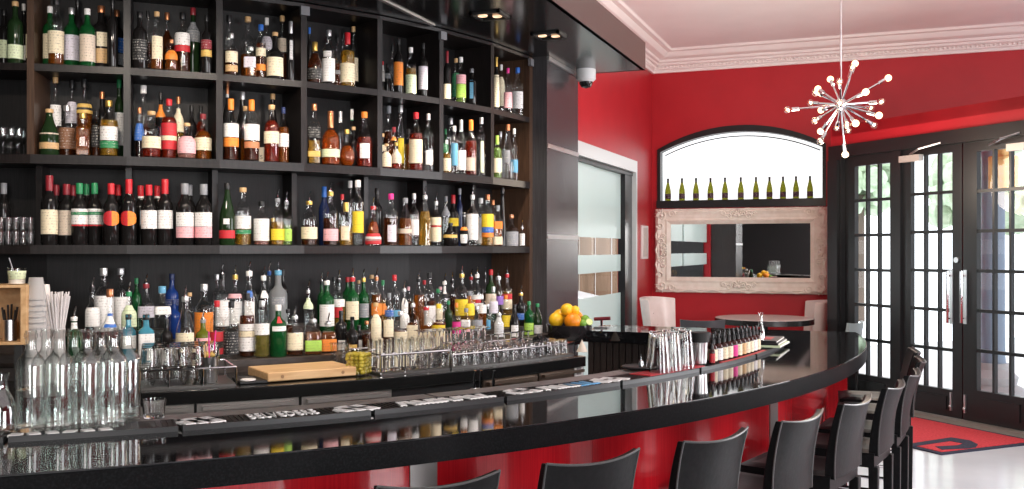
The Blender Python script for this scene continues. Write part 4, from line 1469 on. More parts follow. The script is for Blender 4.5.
def bottle(name, loc, h, r, shape, liq, labels, cap, rz, fill=None, capfrac=None):
    """the glass is the thing; liquid, labels, cap or pourer are its parts"""
    pourer = cap.endswith('+p')
    capc = cap[:-2] if pourer else cap
    H = h - 0.055 if pourer and h > 0.2 else h
    P = SHAPES[shape]
    sq = {'square': 1.0, 'flute': 0.25}.get(shape, 0.0)
    gp = [(a * r, b * H) for a, b in P]
    glass = GLASS if (liq in LIQ or liq in 'cf') else tint_mat(liq)
    if liq == 'f':
        glass = principled('frosted_clear_glass', (0.72, 0.75, 0.77), 0.35, trans=0.75, ior=1.15)
    b = MB().lathe(gp + ([(0.0001, H)] if glass is not GLASS else []), 20, sq=sq).build(name, glass, None, loc, rz, smooth=45)
    if liq in LIQ or liq == 'c':
        fill = fill if fill is not None else random.uniform(0.38, 0.74)
        if liq != 'c' or True:
            lp = [(0.0001, 0.014 * H + 0.004)] + [(a * r * 0.93, max(bz * H, 0.006)) for a, bz in P[2:] if bz < fill]
            lp += [(prof_r(P, fill) * r * 0.93, fill * H), (0.0001, fill * H)]
            lm = liquid_mat(liq) if liq in LIQ else thin_glass('clear_spirit', tint=(0.93, 0.95, 0.95), base=0.02, edge=0.35)
            MB().lathe(lp, 18, sq=sq).build('liquid', lm, b, smooth=45)
    for col, z0, z1, frac in labels:
        z0, z1 = max(z0, 0.02 * H), min(z1, 0.9 * H)
        if z1 - z0 < 0.006:
            continue
        if frac < 0:
            A, zc, hz = pi * -frac, (z0 + z1) / 2, (z1 - z0) / 2
            for part, cc_ in enumerate(col.split('/')):
                vs = []
                for i in range(9):
                    t = (i / 8 if part else i / 8 - 1)
                    hh = hz * sqrt(max(1 - t * t, 0))
                    for z in (zc - hh, zc + hh):
                        rr = prof_r(P, z / H) * r * 1.012 + 0.0006
                        vs.append((rr * cos(t * A), rr * sin(t * A), z))
                MB().add(vs, [(2 * i, 2 * i + 2, 2 * i + 3, 2 * i + 1) for i in range(8)]).build('label', paper(cc_), b, smooth=60)
            continue
        a = pi * frac
        n = 6
        ps = []
        for i in range(n + 1):
            z = z0 + (z1 - z0) * i / n
            ps.append((prof_r(P, z / H) * r * 1.012 + 0.0006, z))
        MB().lathe(ps, 14, a0=-a, a1=a, sq=sq).build('label', paper(col), b, smooth=60)
    nr = prof_r(P, 0.9) * r
    if capc and capc != 'none':
        cork = capc in ('tan',) and not pourer
        cf = capfrac if capfrac else (0.07 if cork else 0.10 if not pourer else 0.07)
        if shape == 'wine' and not capfrac:
            cf = 0.17
        rr = nr * (1.15 if not cork else 1.25)
        z0 = H * (1 - cf)
        MB().lathe([(rr * 0.98, z0), (rr * 1.02, z0 + 0.003), (rr * 1.04, H * 1.0), (rr * 0.95, H + 0.003), (0.0001, H + 0.003)], 16).build('cap', capmat(capc), b, smooth=45)
    if pourer:
        p = MB()
        p.lathe([(nr * 0.9, H), (nr * 0.8, H + 0.008), (0.006, H + 0.012), (0.0001, H + 0.012)], 12)
        p.tube([(0, 0, H), (0, 0, H + 0.022), (0.007, 0.003, H + 0.040), (0.016, 0.006, H + 0.055)], 0.0045, 8, 0.003)
        p.build('pourer', CHROME, b)
    return b


PLACED = []       # (x, y, z, r, h)


def free(x, y, z, r, h, gap=0.002):
    for a in PLACED:
        if abs(a[0] - x) < r + a[3] + gap and abs(a[1] - y) < r + a[3] + gap and hypot(a[0] - x, a[1] - y) < r + a[3] + gap and z < a[2] + a[4] and a[2] < z + h:
            return False
    return True


def spot(px, py_top, wpx, radii, C, zfun, post_clear=None):
    """first free radius along the sight line; returns x, y, z, r, h"""
    px0 = px
    for shrink, dx in ((1.0, 0), (0.94, 0), (0.94, -2), (0.94, 2), (0.88, 0), (0.88, -3), (0.88, 3), (0.82, 0), (0.82, -5), (0.82, 5), (0.76, 0), (0.7, 0), (0.7, -7), (0.7, 7)):
        px = px0 + dx
        for R in radii:
            d = circle_depth(px, C, R)
            if d is None:
                continue
            ra = ray(px)
            x, y = ra[0] * d, ra[1] * d
            z = zfun(R)
            r = min(wpx / 2 * d / F_PX, 0.075) * shrink
            h = max(height_at(py_top, d) - z, 0.09)
            if post_clear and not post_clear(x, y, r):
                continue
            if free(x, y, z, r, h):
                return x, y, z, r, h, d, R
    return None


CATALOG = {}


def bay_clear(reach):
    def f(x, y, r):
        R, a = hypot(x - BACK_C[0], y - BACK_C[1]), bearing(BACK_C, (x, y))
        if R + r > R_F + 0.004 or R - r < R_B + 0.003:
            return False
        if R - r > reach:
            return True
        return all(abs(R * sin(a - pa)) > r + 0.021 for pa in PA)
    return f


def liquid_word(k):
    return LIQ[k][0] if k in LIQ else TINT[k][0] if k in TINT else {'c': 'clear', 'f': 'frosted clear'}[k]


def describe(cap, liq, labs, shape):
    pourer = cap.endswith('+p')
    c = cap[:-2] if pourer else cap
    kind = {'wine': 'slim bottle', 'squat': 'squat bottle', 'round': 'round flask', 'square': 'square bottle', 'tall': 'tall bottle', 'burg': 'sloping bottle', 'cone': 'tapered bottle',
            'bell': 'bell bottle', 'flute': 'fluted bottle'}.get(shape, 'bottle')
    lab = ' and '.join(dict.fromkeys(l[0].replace('/', ' ') for l in labs))
    tail = f' with {lab} label' if lab else ''
    head = f'{liquid_word(liq)} {kind}'
    if pourer:
        return f'{head} with pourer' + (f' and {lab} label' if lab else '')
    return (f'{c} capped ' if c and c != 'none' else '') + head + tail


def register(o, desc, place, cat, group):
    CATALOG.setdefault((desc, place), []).append(o)
    o['category'] = cat
    o['group'] = group


def bays(rows, ox, oy, s, zshelf, place, group, Rf, front=(3.545, 3.53, 3.515, 3.49, 3.46), back=(3.39, 3.36, 3.42, 3.35), cat='bottle', name='liquor_bottle'):
    for row in sorted(rows, key=lambda q: q[7] if len(q) > 7 else 0):
        cx, top, w, shape, liq, labs, cap = row[:7]
        tier = row[7] if len(row) > 7 else 0
        px, py, wp = ox + cx / s, oy + top / s, w / s
        R0 = ((front + back) if tier == 0 else (back + front))
        q = spot(px, py, wp, R0, BACK_C, lambda R: zshelf, bay_clear(R_F if zshelf != Z_LOW else R_F - 0.148))
        if not q:
            print('NO ROOM', place, row)
            continue
        x, y, z, r, h, d, R = q
        L_ = []
        for l in labs:
            c, y0, y1 = l[:3]
            za, zb_ = height_at(oy + y1 / s, d) - z, height_at(oy + y0 / s, d) - z
            L_.append((c, za, zb_, l[3] if len(l) > 3 else 0.42))
        nm = 'wine_bottle' if shape == 'wine' and liq in 'kG' else name
        b = bottle(nm, (x, y, z), h, r, shape, liq, L_, cap, atan2(-y, -x) + random.uniform(-0.25, 0.25), capfrac=row[8] if len(row) > 8 else None)
        PLACED.append((x, y, z, r, h))
        register(b, describe(cap, liq, L_, shape), place, cat, group)


def P(level, n):
    return f'{level} shelf, {NTH[n]} bay from the pillar'


ZU, ZM, ZL = Z_MID, Z_UP, Z_LOW
G_T, G_M, G_L = 'bottles on the top shelf', 'bottles on the middle shelf', 'bottles on the long lower shelf'
# top shelf ------------------------------------------------------------
bays([(68, 10, 66, 'std', 'G', [('mint', 203, 265)], 'tan'), (18, 45, 55, 'std', 'k', [('mint', 182, 262)], 'black', 1), (105, 20, 40, 'std', 'k', [('white', 205, 270)], 'white', 1)],
     0, 0, 4.445, ZU, P('top', 8), G_T, 0)
bays([(222, 32, 60, 'std', 'g', [('cream', 155, 265)], 'white', 1), (250, -8, 68, 'std', 'a', [('cream', 142, 242)], 'black'),
      (165, 55, 52, 'std', 'k', [('cream', 155, 262)], 'black', 1), (318, 38, 66, 'std', 'g', [('lavender', 160, 272)], 'silver'),
      (345, -12, 50, 'std', 'k', [], 'black', 1), (388, 42, 66, 'std', 'g', [('beige', 158, 278)], 'white'),
      (450, 30, 80, 'std', 'k', [('cream', 150, 213, 0.2), ('tan', 222, 286, 0.5)], 'copper'), (500, -8, 46, 'std', 'k', [], 'black', 1),
      (520, 48, 58, 'std', 'k', [('blue', 172, 238), ('grey', 242, 292)], 'copper')],
     0, 0, 4.445, ZU, P('top', 7), G_T, 0)
bays([(622, 55, 62, 'std', 'k', [('black', 180, 270)], 'black'), (657, 52, 40, 'std', 'n', [], 'black', 1), (697, 55, 54, 'std', 'a', [('cream', 165, 266, 0.3)], 'tan'),
      (743, 60, 66, 'squat', 'n', [], 'copper', 1), (762, 178, 54, 'squat', 'a', [('orange', 224, 268)], 'copper'),
      (812, 60, 68, 'std', 'n', [('white', 150, 205), ('red', 206, 234)], 'black'), (858, 38, 60, 'std', 'G', [('grey', 100, 190)], 'maroon', 1),
      (918, 70, 46, 'std', 'k', [('gold', 225, 255), ('maroon', 180, 222)], 'black')],
     0, 0, 4.445, ZU, P('top', 6), G_T, 0)
bays([(98, 82, 50, 'tall', 'n', [], 'black', 1), (110, 175, 62, 'std', 'n', [('cream', 268, 325), ('tan', 338, 372)], 'silver'), (195, 90, 74, 'std', 'a', [], 'tan', 1),
      (210, 245, 66, 'square', 'a', [('lavender', 297, 352, 0.3)], 'silver'), (262, 130, 50, 'tall', 'n', [('cream', 250, 292), ('orange', 333, 366)], 'blue'),
      (292, 95, 54, 'std', 'c', [('lavender', 190, 260)], 'white', 1), (335, 170, 84, 'squat', 'k', [('cream', 300, 396)], 'tan'),
      (372, 85, 44, 'tall', 'n', [('beige', 200, 270)], 'tan', 1), (416, 113, 40, 'tall', 'k', [('silver', 210, 310, 0.12)], 'silver', 0, 0.2)],
     210, 0, 5.147, ZU, P('top', 5), G_T, 0)
bays([(512, 145, 26, 'tall', 'k', [], 'blue', 1), (540, 220, 74, 'burg', 'n', [('black', 355, 412)], 'gold', 0, 0.2), (612, 158, 68, 'std', 'c', [('white', 305, 424), ('white', 268, 298, 0.2)], 'silver'),
      (655, 195, 44, 'std', 's', [('white', 365, 385)], 'black', 1), (686, 170, 44, 'std', 'c', [], 'black', 1), (708, 172, 74, 'std', 'y', [('cream', 330, 428)], 'red', 0, 0.2),
      (738, 140, 48, 'std', 'c', [('cream', 300, 420)], 'tan', 1)],
     210, 0, 5.147, ZU, P('top', 4), G_T, 0)
bays([(42, 228, 22, 'tall', 'k', [('white', 245, 335)], 'red', 1), (68, 240, 36, 'std', 'k', [('grey', 290, 320)], 'black', 1), (95, 140, 44, 'std', 'c', [], 'black', 1),
      (128, 105, 52, 'std', 'k', [('orange', 232, 358)], 'black'), (195, 152, 58, 'std', 'y', [('mint', 300, 402)], 'white'), (262, 128, 52, 'std', 'k', [('lavender', 255, 380)], 'black')],
     375, 20, 5.435, ZU, P('top', 3), G_T, 0)
bays([(392, 172, 40, 'std', 'k', [('cream', 350, 430)], 'maroon', 0, 0.28), (440, 212, 46, 'std', 'c', [('green', 290, 420)], 'tan', 1), (467, 205, 54, 'std', 'l', [('pink', 300, 350), ('lime', 352, 425)], 'white'),
      (526, 268, 52, 'square', 'k', [('cyan', 330, 430, 0.12)], 'grey')],
     375, 20, 5.435, ZU, P('top', 2), G_T, 0)
bays([(660, 205, 34, 'wine', 'k', [('cream', 300, 475)], 'gold'), (686, 245, 40, 'std', 'c', [('cream', 310, 470)], 'white', 1), (722, 265, 46, 'std', 'c', [('pink', 395, 480)], 'magenta'),
      (775, 262, 62, 'std', 'c', [('white', 392, 484)], 'blue')],
     375, 20, 5.435, ZU, P('top', 1), G_T, 0)
# middle shelf ---------------------------------------------------------
bays([(258, 35, 56, 'std', 'c', [('white', 165, 262, 0.3)], 'tan', 1), (335, 50, 56, 'std', 'c', [('lavender', 150, 250)], 'black', 1), (392, 45, 70, 'std', 'a', [('gold', 160, 178), ('black', 179, 188), ('gold', 189, 205)], 'black', 1),
      (385, 205, 72, 'square', 'a', [], 'gold'), (230, 185, 86, 'burg', 'G', [('tan', 340, 370), ('beige', 296, 302)], 'tan'), (312, 168, 72, 'std', 'n', [('brown', 272, 370)], 'silver'),
      (475, 105, 56, 'std', 'k', [], 'copper', 1), (450, 190, 44, 'std', 'n', [('black', 260, 360)], 'black', 1), (507, 145, 80, 'std', 'y', [('white', 266, 330), ('green', 333, 366)], 'gold'),
      (555, 48, 40, 'tall', 'G', [('white', 200, 352)], 'green', 1)],
     0, 70, 4.655, ZM, P('middle', 7), G_M, 0)
bays([(668, 75, 72, 'std', 'n', [], 'white', 1), (640, 178, 50, 'burg', 'c', [('blue', 250, 330)], 'copper', 1), (705, 195, 84, 'std', 'r', [('cream', 312, 366)], 'tan'),
      (748, 108, 46, 'std', 'k', [('orange', 162, 222)], 'black', 1), (787, 138, 70, 'std', 'r', [('red', 250, 308), ('cream', 309, 330), ('red', 331, 372)], 'red'), (830, 128, 50, 'std', 'y', [('cream', 180, 290)], 'copper', 1),
      (870, 250, 82, 'squat', 'p', [('pink', 310, 390)], 'tan'), (892, 168, 46, 'std', 'k', [], 'black', 1), (935, 170, 44, 'std', 'r', [], 'black', 1), (955, 208, 84, 'squat', 'a', [('cream', 318, 376)], 'maroon')],
     0, 70, 4.655, ZM, P('middle', 6), G_M, 0)
bays([(93, 35, 46, 'std', 'k', [('white', 60, 95)], 'copper', 1), (113, 105, 80, 'std', 'n', [('white', 238, 310), ('orange', 314, 362)], 'orange', 0, 0.17), (175, 68, 74, 'burg', 'k', [], 'silver', 1),
      (190, 145, 54, 'std', 'a', [], 'tan', 1), (224, 110, 82, 'std', 'n', [('white', 242, 328), ('copper', 336, 370)], 'orange', 0, 0.17), (338, 78, 64, 'burg', 'k', [], 'tan', 1),
      (332, 138, 80, 'std', 'r', [('cream', 280, 345)], 'tan'), (396, 150, 56, 'std', 'a', [('white', 290, 362)], 'navy')],
     210, 80, 5.389, ZM, P('middle', 5), G_M, 0)
bays([(562, 132, 72, 'square', 'y', [('black', 258, 312), ('gold', 386, 415)], 'copper'), (650, 172, 100, 'squat', 's', [('mint', 376, 418)], 'copper', 0, 0.3), (703, 172, 54, 'std', 'c', [('white', 190, 230)], 'silver', 1),
      (738, 270, 84, 'round', 's', [], 'gold'), (765, 160, 40, 'wine', 'c', [('green', 200, 220)], 'white', 1), (790, 255, 58, 'std', 'k', [], 'tan', 1), (832, 175, 86, 'burg', 'r', [('white', 345, 425, 0.2)], 'orange')],
     210, 80, 5.389, ZM, P('middle', 4), G_M, 0)
bays([(42, 240, 40, 'std', 'n', [('cream', 300, 335)], 'tan', 1), (75, 90, 62, 'std', 'n', [], 'grey', 1), (103, 205, 50, 'std', 'a', [('orange', 255, 275)], 'maroon', 1), (62, 295, 56, 'squat', 'r', [('cream', 337, 418)], 'tan'),
      (116, 288, 56, 'squat', 'r', [('beige', 322, 400)], 'gold'), (140, 85, 66, 'burg', 'y', [('yellow', 265, 400, 0.15)], 'silver', 1), (182, 215, 36, 'tall', 'a', [], 'black', 1),
      (223, 125, 74, 'std', 'r', [('cream', 272, 400)], 'red'), (290, 132, 60, 'std', 'c', [('white', 330, 408, 0.2)], 'silver')],
     375, 90, 5.435, ZM, P('middle', 3), G_M, 0)
bays([(384, 215, 30, 'std', 'g', [('green', 290, 340)], 'green', 1), (390, 275, 46, 'squat', 'y', [('cream', 372, 440)], 'white'), (412, 155, 46, 'tall', 'c', [], 'silver', 1), (432, 198, 36, 'tall', 'c', [('cyan', 290, 412)], 'white'),
      (468, 165, 54, 'std', 'c', [('white', 330, 436)], 'silver', 0, 0.2), (522, 165, 62, 'std', 'r', [('beige', 370, 440, 0.25)], 'orange', 0, 0.18), (578, 152, 44, 'tall', 'c', [('mint', 280, 450, 0.12)], 'silver')],
     375, 90, 5.435, ZM, P('middle', 2), G_M, 0)
bays([(664, 250, 50, 'std', 'l', [('cream', 372, 450)], 'lime', 0, 0.2), (682, 228, 44, 'std', 'c', [], 'silver', 1), (722, 190, 66, 'burg', 'c', [('grey', 330, 400, 0.2)], 'copper'), (757, 212, 42, 'std', 'c', [('cyan', 380, 450)], 'white')],
     375, 90, 5.435, ZM, P('middle', 1), G_M, 0)
for px_g, R_g in [(p, R) for R in (3.52, 3.48, 3.44, 3.40, 3.36) for p in (261.3, 259.5, 263.5, 266)]:
    gx_, gy_ = on_circle(px_g, BACK_C, R_g)
    if not free(gx_, gy_, ZM, 0.017, 0.09):
        continue
    gb = empty('gift_box', 'tiny cream carton with a dark S between the bottles, middle shelf', 'box', (gx_, gy_, ZM), atan2(-gy_, -gx_))
    MB().box(0, 0, 0.043, 0.022, 0.026, 0.086).build('carton', principled('cream_carton', (0.72, 0.60, 0.45), 0.6), gb, smooth=0)
    lettering('printed_letter', 'S', principled('carton_ink', (0.03, 0.02, 0.02), 0.6), gb, (0.0115, 0, 0.03), 0.032, (pi / 2, 0, pi / 2), 0.0005)
    PLACED.append((gx_, gy_, ZM, 0.018, 0.09))
    break
# long lower shelf -----------------------------------------------------
LF, LB = (3.545, 3.53, 3.50, 3.47), (3.41, 3.37, 3.44)
bays([(18, 110, 62, 'wine', 'k', [], 'grey', 1)], 0, 160, 4.655, ZL, P('lower', 8), G_L, 0, LF, LB)
bays([(230, 75, 74, 'wine', 'k', [('cream', 232, 345)], 'maroon', 0, 0.22), (262, 118, 60, 'wine', 'k', [], 'maroon', 1), (310, 115, 74, 'wine', 'k', [('beige', 235, 350)], 'maroon'), (340, 120, 56, 'wine', 'k', [], 'maroon', 1),
      (370, 110, 72, 'wine', 'k', [('white', 228, 242), ('green', 243, 256), ('white', 257, 300), ('red', 301, 308)], 'green'), (403, 115, 60, 'wine', 'k', [('white', 150, 164)], 'green', 1),
      (440, 110, 68, 'wine', 'k', [('white', 228, 242), ('green', 243, 256), ('white', 257, 300), ('red', 301, 308)], 'green'),
      (517, 112, 70, 'wine', 'k', [('red/orange', 238, 307, -0.42)], 'red'), (550, 118, 60, 'wine', 'k', [], 'red', 1)],
     0, 160, 4.655, ZL, P('lower', 7), G_L, 0, LF, LB)
bays([(600, 92, 70, 'wine', 'k', [('red/orange', 238, 307, -0.42)], 'red', 0, 0.22), (655, 122, 64, 'wine', 'k', [('white', 165, 178)], 'red', 1), (693, 118, 70, 'wine', 'k', [('white', 235, 320)], 'red'),
      (732, 122, 60, 'wine', 'k', [('white', 165, 178)], 'red', 1), (768, 92, 72, 'wine', 'k', [('white', 235, 320)], 'red', 0, 0.24), (860, 112, 80, 'wine', 'k', [('white', 245, 310), ('pink', 312, 362)], 'grey'),
      (882, 118, 60, 'wine', 'k', [], 'grey', 1), (948, 115, 80, 'wine', 'k', [('white', 245, 310), ('pink', 312, 362)], 'grey')],
     0, 160, 4.655, ZL, P('lower', 6), G_L, 0, LF, LB)
bays([(93, 100, 84, 'burg', 'G', [('red', 352, 395), ('white', 290, 320, 0.12)], 'black'), (178, 125, 86, 'std', 'y', [('white', 275, 345), ('green', 350, 372)], 'tan'), (278, 198, 82, 'std', 'p', [('white', 290, 408)], 'black'),
      (338, 290, 40, 'tall', 'y', [], 'gold', 1), (364, 130, 70, 'std', 'y', [('yellow', 345, 405)], 'grey+p'), (412, 145, 60, 'std', 'l', [('lime', 345, 410)], 'grey+p')],
     210, 165, 5.389, ZL, P('lower', 5), G_L, 0, LF, LB)
bays([(535, 145, 86, 'std', 'n', [('cream', 335, 398)], 'gold+p'), (615, 120, 60, 'wine', 'B', [], 'blue', 1), (650, 95, 80, 'std', 'n', [('pink', 345, 408)], 'gold+p'), (713, 160, 46, 'std', 'c', [], 'red', 1),
      (733, 205, 74, 'std', 'y', [('cream', 330, 405, 0.2)], 'gold', 0, 0.2), (755, 88, 46, 'tall', 'c', [], 'white', 1), (797, 85, 60, 'tall', 'c', [('yellow', 250, 366)], 'white')],
     210, 165, 5.389, ZL, P('lower', 4), G_L, 0, LF, LB)
bays([(880, 175, 88, 'bell', 's', [('red', 370, 425), ('white', 385, 410)], 'red+p'), (900, 128, 60, 'std', 'k', [], 'black', 1)], 210, 165, 5.389, ZL, P('lower', 3), G_L, 0, LF, LB)
bays([(87, 132, 78, 'std', 'n', [('lavender', 300, 390, 0.2)], 'magenta'), (165, 155, 74, 'burg', 'a', [('beige', 320, 345)], 'grey'), (212, 130, 56, 'std', 'c', [('white', 270, 355)], 'silver'),
      (272, 92, 74, 'flute', 'y', [], 'silver+p'), (332, 125, 58, 'std', 'c', [('cream', 258, 300), ('red', 302, 310), ('cream', 312, 388)], 'silver+p')],
     375, 170, 5.435, ZL, P('lower', 3), G_L, 0, LF, LB)
bays([(385, 145, 48, 'std', 'c', [('grey', 200, 250)], 'grey', 1), (425, 138, 60, 'std', 'k', [('yellow', 262, 305)], 'red', 1, 0.16), (410, 290, 78, 'squat', 'k', [('gold', 352, 368)], 'black'), (460, 103, 34, 'tall', 'B', [], 'grey', 1),
      (484, 235, 54, 'round', 'k', [('white', 350, 398, 0.25), ('orange', 310, 328)], 'silver'), (530, 92, 66, 'std', 'c', [('white', 240, 380)], 'silver+p')],
     375, 170, 5.435, ZL, P('lower', 2), G_L, 0, LF, LB)
bays([(575, 155, 48, 'tall', 'c', [('white', 260, 400)], 'white', 1), (612, 135, 66, 'std', 'y', [('yellow', 240, 310), ('blue', 312, 340), ('orange', 342, 365)], 'copper'), (640, 165, 40, 'tall', 'a', [], 'copper', 1),
      (668, 195, 52, 'square', 'a', [('orange', 280, 320), ('cream', 362, 405)], 'grey'), (692, 98, 46, 'cone', 'k', [], 'black'), (742, 245, 74, 'squat', 'c', [('grey', 335, 412)], 'copper'), (800, 312, 30, 'tall', 'c', [('white', 345, 410)], 'silver+p')],
     375, 170, 5.435, ZL, P('lower', 1), G_L, 0, LF, LB)

# ------------------------------------------------------------------ bottles on the stepped riser


def zstep(R):
    for r0, r1, z in STEPS:
        if r0 <= R:
            return z
    return STEPS[-1][2]


TIERS = [(3.84, 3.79, 3.75), (3.635, 3.66, 3.60), (3.515, 3.48, 3.54), (3.385, 3.36, 3.41)]
G_C = 'bottles on the counter riser'


def riser(rows, ox, oy, s):
    for row in rows:
        cx, top, w, shape, liq, labs, cap, tier = row[:8]
        px, py, wp = ox + cx / s, oy + top / s, w / s
        order = [TIERS[tier]] + [TIERS[t] for t in (tier + 1, tier - 1, tier + 2, tier - 2) if 0 <= t < 4]
        q = spot(px, py, wp, [R for t in order for R in t], BACK_C, zstep)
        if not q:
            print('NO ROOM riser', px, row)
            continue
        x, y, z, r, h, d, R = q
        h = min(h, 1.495 - z)
        L_ = []
        for l in labs:
            c, y0, y1 = l[:3]
            L_.append((c, height_at(oy + y1 / s, d) - z, height_at(oy + y0 / s, d) - z, l[3] if len(l) > 3 else 0.42))
        b = bottle('liquor_bottle', (x, y, z), h, r, shape, liq, L_, cap, atan2(-y, -x) + random.uniform(-0.25, 0.25))
        PLACED.append((x, y, z, r, h))
        where = ('behind the clear water bottles' if px < 145 else 'behind the tumbler caddy' if px < 232 else 'behind the cutting board' if px < 335 else
                 'behind the olive tub' if px < 380 else 'behind the tall glasses' if px < 440 else 'behind the stemmed glasses' if px < 520 else 'beside the fruit bowl')
        tw = ('front', 'second', 'third', 'back')[min(range(4), key=lambda t: min(abs(R - q_) for q_ in TIERS[t]))]
        register(b, describe(cap, liq, L_, shape), f'{tw} row {where}', 'bottle', G_C)


riser([(75, 280, 76, 'square', 'q', [('white', 365, 480, 0.32)], 'black', 0), (258, 145, 84, 'burg', 'n', [('cream', 360, 440)], 'silver+p', 0), (340, 252, 66, 'std', 'v', [('pink', 385, 450)], 'grey+p', 0),
       (405, 215, 66, 'std', 'c', [('red', 355, 400), ('white', 425, 430), ('red', 432, 460)], 'red', 0), (472, 220, 70, 'std', 'c', [('black', 355, 460)], 'black', 0),
       (545, 180, 70, 'std', 'n', [('white', 320, 350), ('cream', 352, 380), ('white', 382, 445)], 'black', 0), (615, 215, 68, 'std', 'o', [('white', 318, 370)], 'silver', 0),
       (690, 235, 76, 'std', 'g', [('red', 285, 315, 0.12), ('white', 330, 352, 0.3)], 'white', 0), (768, 238, 74, 'std', 'n', [('cream', 360, 440)], 'silver+p', 0), (170, 300, 54, 'std', 'k', [], 'black', 0)],
      130, 255, 4.656)
riser([(108, 255, 82, 'square', 'a', [('lime', 395, 445)], 'silver+p', 0), (178, 270, 80, 'square', 'a', [('orange', 390, 445)], 'silver+p', 0), (238, 262, 54, 'std', 'k', [('white', 395, 440, 0.2)], 'black', 0),
       (290, 290, 60, 'squat', 'k', [('gold', 415, 440, 0.2)], 'black', 0), (322, 330, 34, 'tall', 'k', [('white', 395, 440)], 'black', 0), (357, 310, 46, 'std', 'n', [], 'copper', 0),
       (400, 225, 56, 'std', 'a', [('cream', 275, 438, 0.3)], 'tan', 0), (456, 215, 56, 'std', 'n', [('cream', 300, 380, 0.3)], 'black', 0), (515, 265, 68, 'burg', 'r', [('cream', 355, 395), ('maroon', 397, 420)], 'silver', 0),
       (573, 185, 54, 'square', 'a', [('cream', 325, 420)], 'silver+p', 0), (635, 200, 66, 'square', 'a', [('cream', 355, 420)], 'red+p', 0)],
      290, 255, 4.66)
riser([(88, 230, 62, 'std', 'a', [('yellow', 325, 350), ('cream', 352, 405)], 'yellow', 0), (132, 215, 40, 'std', 'G', [], 'green', 1), (170, 225, 40, 'std', 'c', [('magenta', 310, 365)], 'orange', 0),
       (215, 250, 46, 'square', 'c', [('white', 300, 330), ('pink', 332, 355)], 'grey', 0), (265, 240, 54, 'std', 'c', [('grey', 300, 350)], 'silver', 0), (315, 230, 40, 'std', 'c', [('cyan', 300, 360, 0.2)], 'silver', 1),
       (368, 235, 44, 'tall', 'c', [('silver', 285, 380)], 'silver+p', 0), (400, 190, 42, 'std', 'n', [('yellow', 280, 375)], 'orange', 1), (440, 232, 46, 'burg', 'k', [('white', 325, 380, 0.25)], 'black', 0),
       (470, 142, 54, 'std', 'k', [('blue', 270, 300)], 'gold+p', 1), (508, 218, 46, 'std', 'g', [('lime', 315, 375)], 'green', 0), (547, 228, 46, 'burg', 'G', [('white', 325, 375)], 'green', 0)],
      420, 255, 4.656)
riser([(150, 148, 80, 'square', 'c', [('white', 238, 275)], 'cyan', 1), (345, 138, 84, 'std', 'c', [('orange', 265, 380)], 'silver', 1), (205, 210, 60, 'std', 'b', [], 'navy', 1), (430, 42, 64, 'std', 'c', [('white', 210, 330)], 'black+p', 2),
       (490, 48, 68, 'std', 'c', [('pink', 180, 200), ('white', 215, 320)], 'gold+p', 2), (555, 30, 74, 'std', 'c', [('blue', 165, 195, 0.12), ('white', 215, 330, 0.2)], 'white+p', 2), (622, 52, 62, 'std', 'c', [('white', 165, 200, 0.2)], 'white+p', 2),
       (690, 28, 84, 'std', 'f', [('grey', 195, 230, 0.25)], 'cyan+p', 2), (75, 88, 72, 'std', 'c', [('lavender', 238, 290)], 'maroon+p', 2), (30, 110, 44, 'std', 'g', [], 'green', 3), (195, 90, 62, 'std', 'b', [('navy', 205, 235)], 'navy', 3),
       (278, 178, 46, 'std', 'c', [], 'tan', 2), (405, 92, 50, 'std', 'c', [], 'silver', 3), (648, 32, 46, 'std', 'c', [], 'blue+p', 3), (712, 70, 46, 'std', 'k', [], 'black', 3), (735, 255, 50, 'std', 'n', [], 'black', 1)],
      130, 255, 4.656)
riser([(430, 148, 66, 'std', 'c', [('white', 290, 378)], 'black+p', 1), (483, 110, 86, 'std', 'c', [('white', 235, 400)], 'silver', 2), (562, 110, 80, 'std', 'c', [('white', 240, 400)], 'silver', 2), (512, 208, 104, 'round', 'c', [('blue', 318, 330, 0.25), ('white', 331, 365, 0.25), ('blue', 366, 382, 0.25)], 'copper', 0),
       (600, 170, 68, 'std', 'c', [('mint', 280, 380)], 'green+p', 1), (345, 285, 76, 'std', 'g', [('white', 360, 390)], 'white+p', 0), (598, 325, 66, 'square', 'q', [('white', 420, 480)], 'black', 0)],
      0, 245, 4.657)
riser([(172, 78, 68, 'std', 'g', [('white', 230, 330)], 'white+p', 2), (228, 70, 60, 'std', 'y', [('white', 205, 240), ('red', 242, 290, 0.25)], 'black+p', 2), (292, 62, 62, 'std', 'g', [('cream', 215, 300)], 'red+p', 2), (343, 65, 52, 'std', 'g', [('grey', 225, 290)], 'gold+p', 2),
       (380, 95, 50, 'std', 'c', [], 'tan', 3), (403, 60, 48, 'std', 'a', [('orange', 225, 280)], 'copper+p', 2), (433, 120, 38, 'std', 'y', [('orange', 225, 275)], 'green', 2), (487, 95, 52, 'std', 'c', [('cyan', 255, 285)], 'red', 2),
       (85, 120, 46, 'std', 'c', [('mint', 200, 250)], 'silver+p', 2), (148, 80, 40, 'std', 'g', [], 'black+p', 3), (205, 105, 40, 'std', 'c', [], 'black', 3), (268, 105, 46, 'std', 'g', [], 'red', 3), (320, 120, 36, 'std', 'n', [], 'tan', 3),
       (463, 180, 40, 'std', 'c', [('blue', 255, 285)], 'grey', 1), (532, 118, 50, 'std', 'c', [('white', 200, 270, 0.2)], 'silver+p', 2), (552, 150, 36, 'std', 'n', [], 'pink', 3), (600, 70, 54, 'std', 'a', [], 'black+p', 2),
       (650, 85, 56, 'std', 'n', [('white', 235, 330)], 'black', 2), (535, 190, 44, 'std', 'c', [('white', 270, 340)], 'white+p', 1), (690, 160, 44, 'std', 'a', [('cream', 235, 300)], 'green', 2)],
      290, 255, 4.66)
